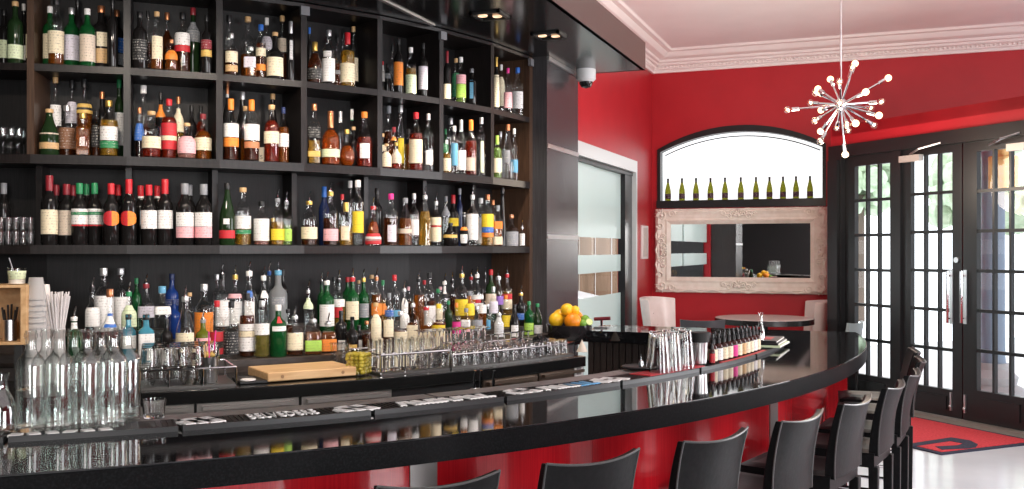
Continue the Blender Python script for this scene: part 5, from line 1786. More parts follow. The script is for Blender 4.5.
riser([(115, 85, 50, 'std', 'c', [('white', 120, 180, 0.2)], 'white+p', 2), (150, 80, 44, 'std', 'n', [], 'black+p', 3), (195, 50, 62, 'std', 'y', [('yellow', 205, 280)], 'gold+p', 2), (238, 65, 46, 'std', 'c', [('orange', 190, 230)], 'red+p', 3),
       (266, 52, 56, 'std', 'c', [('white', 185, 205), ('red', 206, 222, 0.15), ('white', 223, 245)], 'white+p', 2), (303, 55, 40, 'std', 'n', [], 'black+p', 3), (330, 70, 50, 'std', 'G', [('beige', 180, 230)], 'red', 2),
       (342, 150, 42, 'std', 'c', [('lavender', 215, 270)], 'silver', 1), (365, 65, 48, 'tall', 'c', [('purple', 190, 230)], 'silver+p', 2), (405, 53, 52, 'std', 'y', [('red', 180, 205), ('cream', 206, 250)], 'red+p', 2),
       (425, 110, 36, 'std', 'n', [], 'black', 3), (95, 150, 40, 'std', 'r', [], 'pink', 3), (290, 160, 40, 'std', 'a', [('white', 230, 270)], 'black', 1), (232, 170, 44, 'std', 'y', [('yellow', 225, 280)], 'grey', 1),
       (20, 120, 40, 'std', 'c', [('white', 200, 260)], 'red', 3)],
      420, 255, 4.656)

# settle labels
for (desc, place), objs in CATALOG.items():
    if len(objs) == 1:
        objs[0]['label'] = f'{desc}, {place}'
    else:
        objs.sort(key=lambda o: -bearing(BACK_C, o.location[:2]))
        for k, o in enumerate(objs):
            o['label'] = f'{desc}, {NTH[k + 1]} of such, {place}'
for o in COL.objects:
    l = o.get('label')
    if l and len(l.split()) > 16:
        w = l.replace(' from the pillar', ' from pillar').replace('capped ', '')
        if len(w.split()) > 16:
            w = w.replace(' and ', ' ', 1)
        if len(w.split()) > 16:
            w = w.replace(' with ', ' ', 1).replace(' label', '')
        if len(w.split()) > 16:
            w = w.replace(' slim', '').replace(' tall', '').replace(' square', '')
        o['label'] = w

# ------------------------------------------------------------------ glassware
THICK = real_glass('tumbler_glass')


def cup_mesh(h, r0, r1, wall=0.003, base=0.012, n=16):
    """open glass, r0 at the foot, r1 at the rim"""
    return MB().lathe([(0.0001, 0), (r0 * 0.9, 0), (r0, 0.003), (r1, h), (r1 - wall, h), (r0 - wall, base), (0.0001, base)], n)


def stem_mesh(h, r, n=16):
    f = r * 0.82
    return MB().lathe([(0.0001, 0), (f, 0), (f, 0.002), (0.008, 0.006), (0.004, 0.012), (0.004, h * 0.45), (r * 0.45, h * 0.50), (r * 0.92, h * 0.62), (r, h * 0.74), (r * 0.84, h),
                       (r * 0.82, h), (r * 0.97, h * 0.74), (r * 0.88, h * 0.63), (0.0001, h * 0.50)], n)


def flip(mb, h):
    mb.v = [(x, -y, h - z) for x, y, z in mb.v]
    return mb


SHELFG = thin_glass('shelf_glass', base=0.10, edge=0.85, power=2.2)


def glass_row(mesh, name, spots, labelf, cat, group, mat=None):
    first_ = None
    for k, (x, y, z) in enumerate(spots):
        if first_ is None:
            o = first_ = mesh.build(name, mat or THICK, None, (x, y, z))
        else:
            o = first_.copy()
            COL.objects.link(o)
            o.location = (x, y, z)
        tag(o, labelf(k), cat, group)


def caddy(name, pa, pb, r0, r1, h, label):
    a0, a1 = (bearing(BACK_C, on_circle(p, BACK_C, r1)) for p in (pa, pb))
    mid = (a0 + a1) / 2
    t = empty(name, label, 'glass rack', (*polar(BACK_C, (r0 + r1) / 2, mid), CT_Z))
    n = 16
    ring = [(*polar(BACK_C, r1, a0 + (a1 - a0) * k / n), CT_Z + h) for k in range(n + 1)] + [(*polar(BACK_C, r0, a1 - (a1 - a0) * k / n), CT_Z + h) for k in range(n + 1)]
    put(MB().tube(ring + [ring[0]], 0.0045, 6), 'rail', CHROME, t)
    put(MB().arc(BACK_C, r0, r1, a0, a1, CT_Z, CT_Z + 0.010, 16), 'tray', principled('steel_tray', (0.10, 0.095, 0.09), 0.4, metal=0.6), t)
    for k in range(4):
        a = a0 + (a1 - a0) * k / 3
        put(MB().tube([(*polar(BACK_C, r1, a), CT_Z + 0.008), (*polar(BACK_C, r1, a), CT_Z + h)], 0.0045, 6), 'upright', CHROME, t)
        put(MB().tube([(*polar(BACK_C, r0, a), CT_Z + 0.008), (*polar(BACK_C, r0, a), CT_Z + h)], 0.0045, 6), 'upright', CHROME, t)
    return t, a0, a1


# caddy of rocks glasses in two layers, with a steel cup of straws
t, a0, a1 = caddy('wire_caddy', 134, 236, 4.10, 4.42, 0.085, 'chrome wire caddy of upturned rocks glasses beside the cutting board')
low, top = [], []
for rr in (4.35, 4.255, 4.16):
    for k in range(5):
        a = a0 + (a1 - a0) * (k + 0.55) / 6.2
        low.append((*polar(BACK_C, rr, a), CT_Z + 0.0105))
        if k < 4 or rr < 4.3:
            top.append((*polar(BACK_C, rr - 0.015, a + 0.006), CT_Z + 0.0105 + 0.0855))
G1 = 'rocks glasses in the wire caddy'
glass_row(flip(cup_mesh(0.085, 0.036, 0.042), 0.085), 'rocks_glass', low, lambda k: f'upturned rocks glass, lower layer of the wire caddy, {("front", "middle", "rear")[k // 5]} row, {NTH[k % 5 + 1]} from crate end', 'glass', G1)
glass_row(flip(cup_mesh(0.085, 0.036, 0.042), 0.085), 'rocks_glass', top, lambda k: f'upturned rocks glass stacked on top in the wire caddy, {NTH[k + 1]} counting from front', 'glass', G1)
c = polar(BACK_C, 4.34, a1 - 0.025)
cupo = empty('straw_cup', 'brushed steel cup of black straws and bar picks in the wire caddy', 'cup', (*c, CT_Z + 0.0105))
MB().lathe([(0.0001, 0), (0.038, 0), (0.040, 0.004), (0.043, 0.115), (0.045, 0.118), (0.040, 0.115), (0.0001, 0.02)], 18).build('cup', STEEL, cupo)
for k in range(9):
    a = 2 * pi * k / 9
    col = ('black', 'black', 'magenta', 'black', 'tan', 'black', 'gold', 'tan', 'magenta')[k]
    lx, ly = 0.020 * cos(a), 0.020 * sin(a)
    MB().tube([(lx, ly, 0.03), (lx * (2.4 if k % 2 else 1.5), ly * 2.2, 0.15 + 0.025 * (k % 3) + (0.035 if col == 'magenta' else 0))], 0.0032 if col != 'tan' else 0.004, 6).build('straw', principled('straw_' + col, PAL[col], 0.4), cupo)
q = MB()
for k in range(5):
    q.ball((0.02 * cos(k * 1.3), 0.02 * sin(k * 1.3), 0.128), 0.013, 8, 6)
q.build('dried_garnish', principled('dried_citrus', (0.50, 0.33, 0.09), 0.6), cupo)

# rack of tall glasses and the long rows of stemmed glasses
t, a0, a1 = caddy('wire_caddy', 381, 450, 4.06, 4.42, 0.10, 'chrome wire rack of tall ribbed glasses beside the olive tub')
hb = []
for rr in (4.355, 4.27):
    for k in range(6):
        a = a0 + (a1 - a0) * (k + 0.6) / 6.2
        hb.append((*polar(BACK_C, rr, a), CT_Z + 0.0105))
tallm = MB().lathe([(0.0001, 0), (0.030, 0), (0.0315, 0.004), (0.034, 0.155), (0.0315, 0.155), (0.029, 0.02), (0.0001, 0.02)], 16)
glass_row(tallm, 'highball_glass', hb, lambda k: f'clear highball glass in the wire rack, {("front", "rear")[k // 6]} row, {NTH[k % 6 + 1]} from the olive tub', 'glass', 'highball glasses in the wire rack')
t, a0, a1 = caddy('wire_caddy', 452, 574, 4.02, 4.42, 0.075, 'long low chrome wire rack of small glasses running toward the fruit bowl')
st, sm2, wn_ = [], [], []
n = 13
for ri, rr in enumerate((4.365, 4.285, 4.205)):
    for k in range(n):
        a = a0 + (a1 - a0) * (k + 0.55) / (n + 0.1)
        st.append((*polar(BACK_C, rr, a), CT_Z + 0.0105))
glass_row(flip(cup_mesh(0.082, 0.028, 0.037), 0.082), 'small_tumbler', st, lambda k: f'small upturned tumbler in the long rack, {("front", "middle", "rear")[k // n]} row, {NTH[k % n + 1]} from the tall glasses', 'glass', 'small tumblers in the long rack')
for k in range(9):
    a = a0 + (a1 - a0) * (k + 0.4) / 16
    wn_.append((*polar(BACK_C, 4.12, a), CT_Z + 0.0105))
    wn_.append((*polar(BACK_C, 4.04, a + 0.008), CT_Z + 0.0105))
glass_row(flip(stem_mesh(0.165, 0.036), 0.165), 'stemmed_glass', wn_, lambda k: f'upturned stemmed glass, {("front", "rear")[k % 2]} file behind the small tumblers, {NTH[k // 2 + 1]} from the tall glasses', 'glass', 'stemmed glasses on the counter')
cp = []
for k in range(7):
    a = a0 + (a1 - a0) * (k + 9.6) / 16.2
    cp.append((*polar(BACK_C, 4.11, a), CT_Z + 0.0105))
coupe = MB().lathe([(0.0001, 0), (0.032, 0), (0.032, 0.002), (0.006, 0.006), (0.004, 0.03), (0.004, 0.065), (0.03, 0.078), (0.043, 0.098), (0.045, 0.118), (0.043, 0.118), (0.040, 0.098), (0.0001, 0.07)], 16)
glass_row(flip(coupe, 0.118), 'coupe_glass', cp, lambda k: f'upturned coupe glass on the counter, {NTH[k + 1]} from the stemmed glasses toward the fruit bowl', 'glass', 'coupe glasses on the counter')

# glasses in the first bay at the near end of the shelving
wg = []
for px, R in ((3, 3.50), (11, 3.50), (19, 3.50), (8, 3.40), (17, 3.40), (23.5, 3.41)):
    wg.append((*on_circle(px, BACK_C, R), Z_UP))
glass_row(stem_mesh(0.145, 0.030), 'stemmed_glass', wg, lambda k: f'small stemmed glass on the middle shelf, {("front", "rear")[k // 3]} row, {NTH[k % 3 + 1]} from the shelf end', 'glass', 'stemmed glasses on the middle shelf', SHELFG)
tg, tg2 = [], []
for R in (3.53, 3.45):
    for k in range(5):
        p_ = (*on_circle(1 + 7.4 * k, BACK_C, R), Z_LOW)
        tg.append(p_)
        tg2.append((p_[0], p_[1], Z_LOW + 0.0705))
for grp, wd in ((tg, 'lower'), (tg2, 'upper')):
    glass_row(cup_mesh(0.070, 0.013, 0.0165), 'shot_glass', grp, lambda k, wd=wd: f'small tasting glass, {wd} tier of the stack on the lower shelf, {("front", "rear")[k // 5]} row, {NTH[k % 5 + 1]} along', 'glass', 'tasting glasses on the lower shelf', SHELFG)

# ------------------------------------------------------------------ clear water bottles on the bar
K = 1.0833
WB = [(0.0001, 0.0), (0.028, 0.0), (0.0355, 0.0), (0.037, 0.006), (0.037, 0.166), (0.036, 0.173), (0.033, 0.181), (0.027, 0.190), (0.020, 0.197), (0.0148, 0.204), (0.0137, 0.212), (0.0135, 0.238), (0.0165, 0.240), (0.0165, 0.250), (0.0140, 0.252), (0.0140, 0.258), (0.0115, 0.258), (0.0110, 0.238), (0.0112, 0.212), (0.0175, 0.197), (0.0245, 0.190), (0.0305, 0.181), (0.0345, 0.166), (0.0345, 0.016), (0.0001, 0.014)]
WB = [(a * K, b * K) for a, b in WB]
WGL = thin_glass('water_bottle_glass', tint=(0.972, 0.986, 0.978), base=0.065, edge=0.8, power=2.6)
WAT = thin_glass('water', tint=(0.975, 0.985, 0.985), base=0.03, edge=0.5, power=3.0)
WX = [(31, 4.708), (59, 4.708), (86, 4.708), (113, 4.708), (46.5, 4.615), (73, 4.615), (100, 4.615), (126.5, 4.615)]
for k, (px, R) in enumerate(WX):
    d = circle_depth(px, BAR_C, R)
    x, y = (q * d for q in ray(px))
    z = BAR_Z + (0.0130 if R > 4.70 else 0.0085)
    sc = 1.0
    b = MB().lathe(WB, 22).build('water_bottle', WGL, None, (x, y, z + 0.0005))
    fl_ = 0.115 + 0.008 * (k % 3)
    MB().lathe([(0.0001, 0.0165), (0.0370, 0.0165), (0.0370, fl_), (0.0001, fl_)], 22).build('water', WAT, b)
    nm_ = ('front row', 'rear row')[k // 4]
    tag(b, f'clear glass water bottle on the near bar mat, {nm_}, {NTH[k % 4 + 1]} from the carafe', 'bottle', 'clear water bottles on the bar')
x, y = (q * circle_depth(1.0, BAR_C, 4.723) for q in ray(1.0))
b = MB().lathe([(0.0001, 0.008), (0.03, 0.0), (0.040, 0.0), (0.042, 0.01), (0.038, 0.07), (0.030, 0.095), (0.020, 0.115), (0.016, 0.14), (0.022, 0.165), (0.020, 0.165), (0.0135, 0.14), (0.0175, 0.115), (0.027, 0.095), (0.035, 0.07), (0.039, 0.012), (0.0001, 0.012)], 20).build('glass_carafe', WGL, None, (x, y, BAR_Z + 0.0130))
tag(b, 'small open glass carafe at the near end of the bar, before the water bottles', 'carafe')

# ------------------------------------------------------------------ things on the bar mats
PG = [(660, 4.750, 0), (672, 4.750, 0), (684.5, 4.750, 0), (656, 4.674, 0), (667, 4.674, 0), (679, 4.674, 0)]
pint = flip(cup_mesh(0.162, 0.029, 0.045, 0.003, 0.015, 20), 0.162)
for k, (px, R, _) in enumerate(PG):
    d = circle_depth(px, BAR_C, R)
    x, y = (q * d for q in ray(px))
    o = pint.build('mixing_glass', THICK, None, (x, y, BAR_Z + 0.0152)) if k == 0 else o0.copy()
    if k == 0:
        o0 = o
    else:
        COL.objects.link(o)
        o.location = (x, y, BAR_Z + 0.0152)
    tag(o, f'tall upturned mixing glass on the red mat patch, {("front", "rear")[k // 3]} row, {NTH[3 - k % 3]} from the shaker', 'glass', 'upturned mixing glasses')
d = circle_depth(699.5, BAR_C, 4.739)
x, y = (q * d for q in ray(699.5))
sk = empty('shaker_tin', 'steel shaker tin topped with a black cup beside the bitters bottles', 'shaker', (x, y, BAR_Z + 0.0152))
MB().lathe([(0.0001, 0), (0.028, 0), (0.032, 0.004), (0.037, 0.092), (0.0375, 0.097), (0.0001, 0.097)], 20).build('tin', STEEL, sk)
MB().lathe([(0.032, 0.095), (0.043, 0.099), (0.046, 0.138), (0.043, 0.142), (0.0001, 0.140)], 20).build('black_cup', principled('matt_black_cup', (0.012, 0.012, 0.012), 0.6), sk)
d = circle_depth(641, BAR_C, 4.615)
x, y = (q * d for q in ray(641))
gs = empty('glass_rinser', 'low black drain tray on the steel ledge before the mixing glasses', 'tray', (x, y, BAR_Z + 0.0152))
MB().lathe([(0.0001, 0), (0.075, 0), (0.085, 0.006), (0.080, 0.010), (0.072, 0.006), (0.0001, 0.006)], 24).build('tray', principled('kick_black', (0.015, 0.015, 0.015), 0.5), gs)
MB().lathe([(0.0001, 0.006), (0.012, 0.006), (0.010, 0.03), (0.003, 0.034), (0.0001, 0.06)], 10).build('nozzle', CHROME, gs)

BIT = [(0.0001, 0.004), (0.014, 0.0), (0.020, 0.0), (0.021, 0.004), (0.021, 0.062), (0.018, 0.073), (0.009, 0.080), (0.008, 0.088), (0.0001, 0.088)]
AMBERGL = principled('brown_bitters_glass', (0.045, 0.010, 0.008), 0.08, trans=0.2, ior=1.3)
n1 = 11
ax0, ax1 = bearing(BAR_C, on_circle(712, BAR_C, 4.750)), bearing(BAR_C, on_circle(755.5, BAR_C, 4.750))
LABC = ['cream', 'white', 'cream', 'cream', 'magenta', 'cream', 'tan', 'cream', 'cream', 'white', 'cream']
for rowi, (R, off) in enumerate(((4.754, 0.0), (4.700, 0.45))):
    for k in range(n1):
        a = ax0 + (ax1 - ax0) * (k + off) / (n1 - 1)
        x, y = polar(BAR_C, R, a)
        z = BAR_Z + 0.0152
        rz = atan2(-y, -x)
        b = MB().lathe(BIT, 14).build('bitters_bottle', AMBERGL, None, (x, y, z), rz)
        col = LABC[(k * (1 + rowi * 2)) % n1]
        MB().lathe([(0.0216, 0.006), (0.0218, 0.058)], 12, a0=-2.0, a1=2.0).build('label', paper(col), b)
        MB().lathe([(0.0105, 0.082), (0.0105, 0.101), (0.006, 0.105), (0.0065, 0.116), (0.004, 0.125), (0.0001, 0.126)], 12).build('dropper_cap', capmat('black'), b)
        tag(b, f'small brown bitters bottle with {col} label, {("front", "rear")[rowi]} row, {NTH[k + 1]} from the shaker', 'bottle', 'bitters bottles on the bar mat')
a = ax0 - 0.012
x, y = polar(BAR_C, 4.777, a)
b = MB().lathe([(q[0] * 0.62, q[1] * 0.8) for q in BIT], 12).build('bitters_bottle', AMBERGL, None, (x, y, BAR_Z + 0.0152), atan2(-y, -x))
MB().lathe([(0.0130, 0.004), (0.0132, 0.045)], 12, a0=-2.4, a1=2.4).build('label', paper('red'), b)
MB().lathe([(0.0065, 0.06), (0.0065, 0.076), (0.003, 0.088), (0.0001, 0.089)], 12).build('dropper_cap', capmat('black'), b)
tag(b, 'tiny red labelled bitters bottle right next to the shaker tin', 'bottle', 'bitters bottles on the bar mat')
d = circle_depth(760.5, BAR_C, 4.734)
x, y = (q * d for q in ray(760.5))
b = MB().lathe([(0.0001, 0.006), (0.018, 0), (0.021, 0), (0.022, 0.005), (0.022, 0.085), (0.016, 0.10), (0.011, 0.115), (0.010, 0.165), (0.012, 0.167), (0.012, 0.180), (0.0095, 0.180), (0.008, 0.165), (0.0085, 0.115), (0.014, 0.098), (0.0195, 0.084), (0.0195, 0.010), (0.0001, 0.010)], 16).build('water_bottle', WGL, None, (x, y, BAR_Z + 0.0152))
MB().lathe([(0.0001, 0.0105), (0.0192, 0.0105), (0.0192, 0.06), (0.0001, 0.06)], 14).build('water', WAT, b)
tag(b, 'tall slim clear bottle standing after the last bitters bottles', 'bottle')

# ------------------------------------------------------------------ things on the back counter


def on_counter(px, R, z=CT_Z):
    d = circle_depth(px, BACK_C, R)
    r = ray(px)
    return (r[0] * d, r[1] * d, z + 0.0005), d


# cutting board
pl, _ = on_counter(302, 4.24)
a = bearing(BACK_C, pl)
bd = empty('cutting_board', 'thick pale wooden cutting board with side grips on the back counter', 'cutting board', pl, a + pi / 2 + 0.05)
BOARD = noisy('maple_end_grain', (0.56, 0.33, 0.15), (0.70, 0.46, 0.24), scale=(1, 9, 9), nscale=5, rough=0.5, detail=6)
MB().box(0, 0, 0.0265, 0.44, 0.30, 0.043).build('board', BOARD, bd, bevel=0.005)
gm = MB()
for sx in (-1, 1):
    gm.box(sx * 0.2195, 0, 0.026, 0.003, 0.10, 0.016)
gm.build('grip_recess', principled('recess_brown', (0.12, 0.06, 0.03), 0.7), bd, smooth=0)
for x in (-0.15, 0.15):
    gm = MB().tube([(x, -0.149, 0.026), (x, -0.1515, 0.026)], 0.008, 12)
    gm.build('dowel_end', principled('dowel_brown', (0.30, 0.17, 0.08), 0.6), bd)
for x in (-0.18, 0.18):
    for y in (-0.11, 0.11):
        MB().lathe([(0.0001, 0), (0.012, 0), (0.012, 0.006), (0.0001, 0.006)], 10).build('foot', principled('rubber_foot', (0.02, 0.02, 0.02), 0.6), bd)
        bd.children[-1].location = (x, y, 0)
# black tray and white coaster
pl, _ = on_counter(250, 4.30)
bmt = empty('counter_mat', 'thick black rubber service mat between the caddy and the cutting board', 'mat', pl, bearing(BACK_C, pl) + pi / 2)
MB().box(0, 0, 0.007, 0.13, 0.20, 0.013).build('pad', RUB, bmt, bevel=0.003)
pl2, _ = on_counter(248, 4.36, CT_Z + 0.0142)
cs = empty('coaster', 'round white coaster lying on the black rubber service mat', 'coaster', pl2)
MB().lathe([(0.0001, 0), (0.036, 0), (0.036, 0.004), (0.030, 0.0055), (0.0001, 0.0055)], 24).build('disc', principled('coaster_white', (0.82, 0.80, 0.78), 0.5), cs)
# olive tub
pl, d = on_counter(358.5, 4.33)
ot = empty('olive_tub', 'clear plastic tub filled with green olives beside the cutting board', 'tub', pl)
MB().lathe([(0.0001, 0.0), (0.056, 0.0), (0.058, 0.003), (0.062, 0.135), (0.065, 0.138), (0.065, 0.142), (0.060, 0.140), (0.056, 0.006), (0.0001, 0.004)], 24).build('container', thin_glass('tub_plastic', tint=(0.97, 0.97, 0.96), base=0.06, edge=0.5), ot)
OL = principled('olive_green_flesh', (0.46, 0.36, 0.035), 0.3)
ol0 = None
for z in range(6):
    for i in range(4):
        for j in range(4):
            x, y = (i - 1.5) * 0.0245 + random.uniform(-0.003, 0.003), (j - 1.5) * 0.0245 + random.uniform(-0.003, 0.003)
            if ol0 is None:
                o = ol0 = MB().ball((0, 0, 0), 0.0118, 10, 8, 1.22).build('olive', OL, ot)
            else:
                o = ol0.copy()
                COL.objects.link(o)
                o.parent = ot
            o.location = (x, y, 0.017 + z * 0.0165)
            o.rotation_euler = (random.uniform(0.6, 2.4), random.uniform(0, 3), random.uniform(0, 3))
# stacked clear lids beside the tub
pl, d = on_counter(340, 3.99)
for k in range(1):
    t = empty('deli_container', 'empty clear plastic container behind the olive tub', 'container', pl)
    MB().lathe([(0.0001, 0), (0.045, 0), (0.050, 0.12), (0.053, 0.122), (0.048, 0.12), (0.043, 0.004), (0.0001, 0.004)], 20).build('container', thin_glass('tub_plastic', tint=(0.97, 0.97, 0.96), base=0.06, edge=0.5), t)
    MB().lathe([(0.0001, 0.123), (0.054, 0.123), (0.054, 0.128), (0.0001, 0.128)], 20).build('lid', thin_glass('tub_plastic', tint=(0.97, 0.97, 0.96), base=0.06, edge=0.5), t)

# fruit bowl
pl, d = on_counter(569, 4.05)
bw_ = empty('fruit_bowl', 'dark round bowl heaped with citrus at the end of the back counter', 'bowl', pl)
MB().lathe([(0.0001, 0.0), (0.08, 0.0), (0.085, 0.008), (0.125, 0.035), (0.148, 0.08), (0.152, 0.128), (0.145, 0.128), (0.138, 0.08), (0.07, 0.02), (0.0001, 0.015)], 32).build('bowl', principled('dark_glazed_bowl', (0.02, 0.017, 0.018), 0.12, coat=0.4), bw_)
mz = MB()
mz.box(0, -0.153, 0.115, 0.03, 0.008, 0.018)
FRUIT = [('lemon', (0.90, 0.52, 0.02), -0.082, 0.02, 0.155, 0.050, 1.0, 'large yellow lemon low at the bottle side of the fruit bowl'),
         ('lemon', (0.90, 0.55, 0.03), -0.055, 0.07, 0.175, 0.048, 1.0, 'yellow lemon behind the others at the back of the fruit bowl'),
         ('orange', (0.88, 0.27, 0.01), 0.022, -0.055, 0.150, 0.056, 1.0, 'big orange at the front of the fruit bowl'),
         ('orange', (0.90, 0.33, 0.02), 0.05, 0.045, 0.168, 0.046, 1.0, 'orange behind the front orange in the fruit bowl'),
         ('lemon', (0.92, 0.60, 0.03), -0.012, 0.01, 0.222, 0.043, 1.0, 'bright yellow lemon on top of the citrus heap'),
         ('lemon', (0.92, 0.55, 0.05), 0.04, 0.00, 0.218 + 0.0, 0.030, 1.1, 'smaller yellow lemon leaning on the topmost lemon'),
         ('lime', (0.16, 0.34, 0.03), 0.105, 0.0, 0.158, 0.030, 1.1, 'whole green lime at the door side of the fruit bowl'),
         ('lime', (0.24, 0.40, 0.06), 0.085, -0.07, 0.138, 0.026, 1.1, 'smaller green lime at the front rim of the fruit bowl')]
for nm, colr, lx, ly, lz, rr, sq_, lab in FRUIT:
    rx, fx = lx, ly
    X, Y = pl[0] + rx * CY - fx * SY, pl[1] + rx * SY + fx * CY
    o = MB().ball((0, 0, 0), rr, 20, 14, sq_).build(nm, noisy(nm + '_peel', colr, tuple(c * 0.85 for c in colr), nscale=40, rough=0.38, bump=0.15), None, (X, Y, pl[2] + lz), 0)
    o.rotation_euler = (random.uniform(0.2, 1.3), 0, random.uniform(0, 3))
    MB().lathe([(0.004, rr * sq_ * 0.98), (0.003, rr * sq_ * 1.03), (0.0001, rr * sq_ * 1.03)], 8).build('stem_end', principled('fruit_stem', (0.12, 0.16, 0.04), 0.7), o)
    tag(o, lab, nm, 'citrus in the fruit bowl')
# half lime and paper cone by the bowl
lx, ly, lz = 0.098, -0.045, 0.128
X, Y = pl[0] + 0.128 * CY + 0.07 * SY, pl[1] + 0.128 * SY - 0.07 * CY
hl = MB().lathe([(0.0001, -0.024), (0.014, -0.02), (0.022, -0.008), (0.024, 0.0), (0.0001, 0.0)], 16).build('lime_half', principled('lime_half_peel', (0.2, 0.36, 0.05), 0.4), None, (X, Y, pl[2] + 0.150), 0)
hl.rotation_euler = (radians(65), 0, YAW + 0.3)
MB().lathe([(0.0001, 0.0008), (0.022, 0.0008), (0.022, 0.0002)], 16).build('cut_face', principled('lime_flesh', (0.60, 0.66, 0.30), 0.4), hl)
tag(hl, 'cut lime half showing pale flesh at the fruit bowl rim', 'lime', 'citrus in the fruit bowl')
p3, _ = on_counter(540, 4.27)
wrp = empty('plastic_wrap', 'crumpled glossy black plastic bag on the counter before the fruit bowl', 'bag', p3)
cr_ = MB()
ii = []
for i in range(15):
    for j in range(20):
        th, ph = pi * 0.5 * i / 14, 2 * pi * j / 20
        k_ = 0.075 * (1 + 0.20 * sin(5 * ph + i) * sin(3.1 * i + 2 * j) + random.uniform(-0.08, 0.08))
        ii.append((k_ * 1.15 * sin(th) * cos(ph), k_ * sin(th) * sin(ph), max(k_ * 1.35 * cos(th), 0.0)))
cr_.add(ii, [(i * 20 + j, i * 20 + (j + 1) % 20, (i + 1) * 20 + (j + 1) % 20, (i + 1) * 20 + j) for i in range(14) for j in range(20)])
cr_.build('bag', principled('black_plastic_film', (0.012, 0.012, 0.012), 0.12), wrp, smooth=25)
p3, _ = on_counter(582, 4.36)
nc = empty('paper_cone', 'small white paper cone standing at the end of the back counter', 'paper cone', p3)
MB().lathe([(0.034, 0.0), (0.0001, 0.075)], 16).build('cone', principled('napkin_paper', (0.72, 0.64, 0.55), 0.8), nc)

# white bar tools on the far return counter
rp = at_depth(603, 330, 6.5)
tl = empty('bottle_opener', 'small chrome bottle opener stand on the bar return by the fruit bowl', 'bar tool', (rp[0], 6.25, BAR_Z + 0.0005))
MB().box(0, 0, 0.004, 0.09, 0.06, 0.008).build('base', STEEL, tl)
MB().tube([(0, 0, 0.005), (0, 0, 0.06)], 0.008).build('post', CHROME, tl)
MB().tube([(-0.05, 0, 0.058), (0.06, 0, 0.066)], 0.012, 10).build('lever', principled('dark_red_lever', (0.16, 0.02, 0.03), 0.3), tl)

# ------------------------------------------------------------------ crate corner at the near end of the counter
pc, d = on_counter(3.5, 4.055)
ac = bearing(BACK_C, pc)
cz0 = height_at(343, d)
cz1 = height_at(284.5, d)
crt = empty('wooden_crate', 'pale wooden crate lying on its side with bar tools inside', 'crate', (pc[0], pc[1], CT_Z + 0.0005), ac)
CRW = noisy('pale_pine', (0.50, 0.29, 0.13), (0.64, 0.41, 0.21), scale=(1, 8, 8), nscale=4, rough=0.55, detail=5)
ZB, ZT = cz0 - CT_Z, cz1 - CT_Z
ydir = 1
m = MB()
m.box(0, -0.055, ZB + 0.006, 0.22, 0.36, 0.012)
m.build('board', CRW, crt, smooth=0, bevel=0.001)
MB().box(0, -0.055, ZT - 0.006, 0.22, 0.36, 0.012).build('board', CRW, crt, smooth=0, bevel=0.001)
MB().box(0, 0.114, (ZB + ZT) / 2, 0.22, 0.024, ZT - ZB - 0.025).build('board', CRW, crt, smooth=0, bevel=0.001)
MB().box(0, -0.23, (ZB + ZT) / 2, 0.22, 0.014, ZT - ZB - 0.025).build('board', CRW, crt, smooth=0, bevel=0.001)
MB().box(-0.105, -0.055, (ZB + ZT) / 2, 0.010, 0.32, ZT - ZB - 0.025).build('board', CRW, crt, smooth=0, bevel=0.001)
std = MB()
for sx in (-0.09, 0.09):
    for sy in (-0.2, 0.09):
        std.box(sx, sy, ZB / 2, 0.03, 0.03, ZB)
std.build('stand', principled('kick_black', (0.015, 0.015, 0.015), 0.5), crt, smooth=0)


def crate_pt(lx, ly, lz):
    return (crt.location[0] + lx * cos(ac) - ly * sin(ac), crt.location[1] + lx * sin(ac) + ly * cos(ac), crt.location[2] + lz)


uc = empty('utensil_cup', 'steel cup of dark bar tools standing inside the wooden crate', 'cup', crate_pt(0.03, 0.035, ZB + 0.0125))
MB().lathe([(0.0001, 0), (0.028, 0), (0.030, 0.002), (0.030, 0.095), (0.028, 0.095), (0.026, 0.01), (0.0001, 0.008)], 18).build('cup', STEEL, uc)
for k in range(6):
    a = k * 1.05
    MB().tube([(0.012 * cos(a), 0.012 * sin(a), 0.012), (0.035 * cos(a), 0.03 * sin(a), 0.14 + 0.012 * (k % 3))], 0.005, 6).build('tool', principled('dark_tool', (0.03, 0.025, 0.022), 0.4), uc)
jt = empty('yellow_tub', 'small plastic tub with a yellow label and spoon on top of the crate', 'tub', crate_pt(0.02, 0.062, ZT + 0.0005))
MB().lathe([(0.0001, 0), (0.034, 0), (0.040, 0.072), (0.042, 0.074), (0.038, 0.072), (0.032, 0.004), (0.0001, 0.004)], 18).build('tub', thin_glass('tub_plastic', tint=(0.97, 0.97, 0.96), base=0.06, edge=0.5), jt)
MB().lathe([(0.0355, 0.024), (0.0395, 0.062)], 18).build('label', paper('mint'), jt)
MB().lathe([(0.0345, 0.004), (0.0352, 0.022)], 18).build('contents', principled('tub_contents', (0.75, 0.72, 0.66), 0.6), jt)
MB().tube([(0.0, 0.0, 0.01), (-0.02, -0.025, 0.12)], 0.003, 6).build('spoon', STEEL, jt)
dj = MB().lathe([(0.0001, 0), (0.022, 0), (0.024, 0.004), (0.024, 0.05), (0.018, 0.058), (0.018, 0.066), (0.0001, 0.066)], 16).build('spice_jar', principled('dark_jar_glass', (0.02, 0.012, 0.01), 0.1), None, crate_pt(0.02, -0.045, ZT + 0.0005), ac)
MB().lathe([(0.0245, 0.012), (0.0245, 0.042)], 14, a0=-1.3, a1=1.3).build('label', paper('tan'), dj)
MB().lathe([(0.0195, 0.056), (0.0195, 0.072), (0.0001, 0.073)], 14).build('lid', capmat('black'), dj)
tag(dj, 'small dark jar with tan label beside the yellow tub on the crate', 'jar')
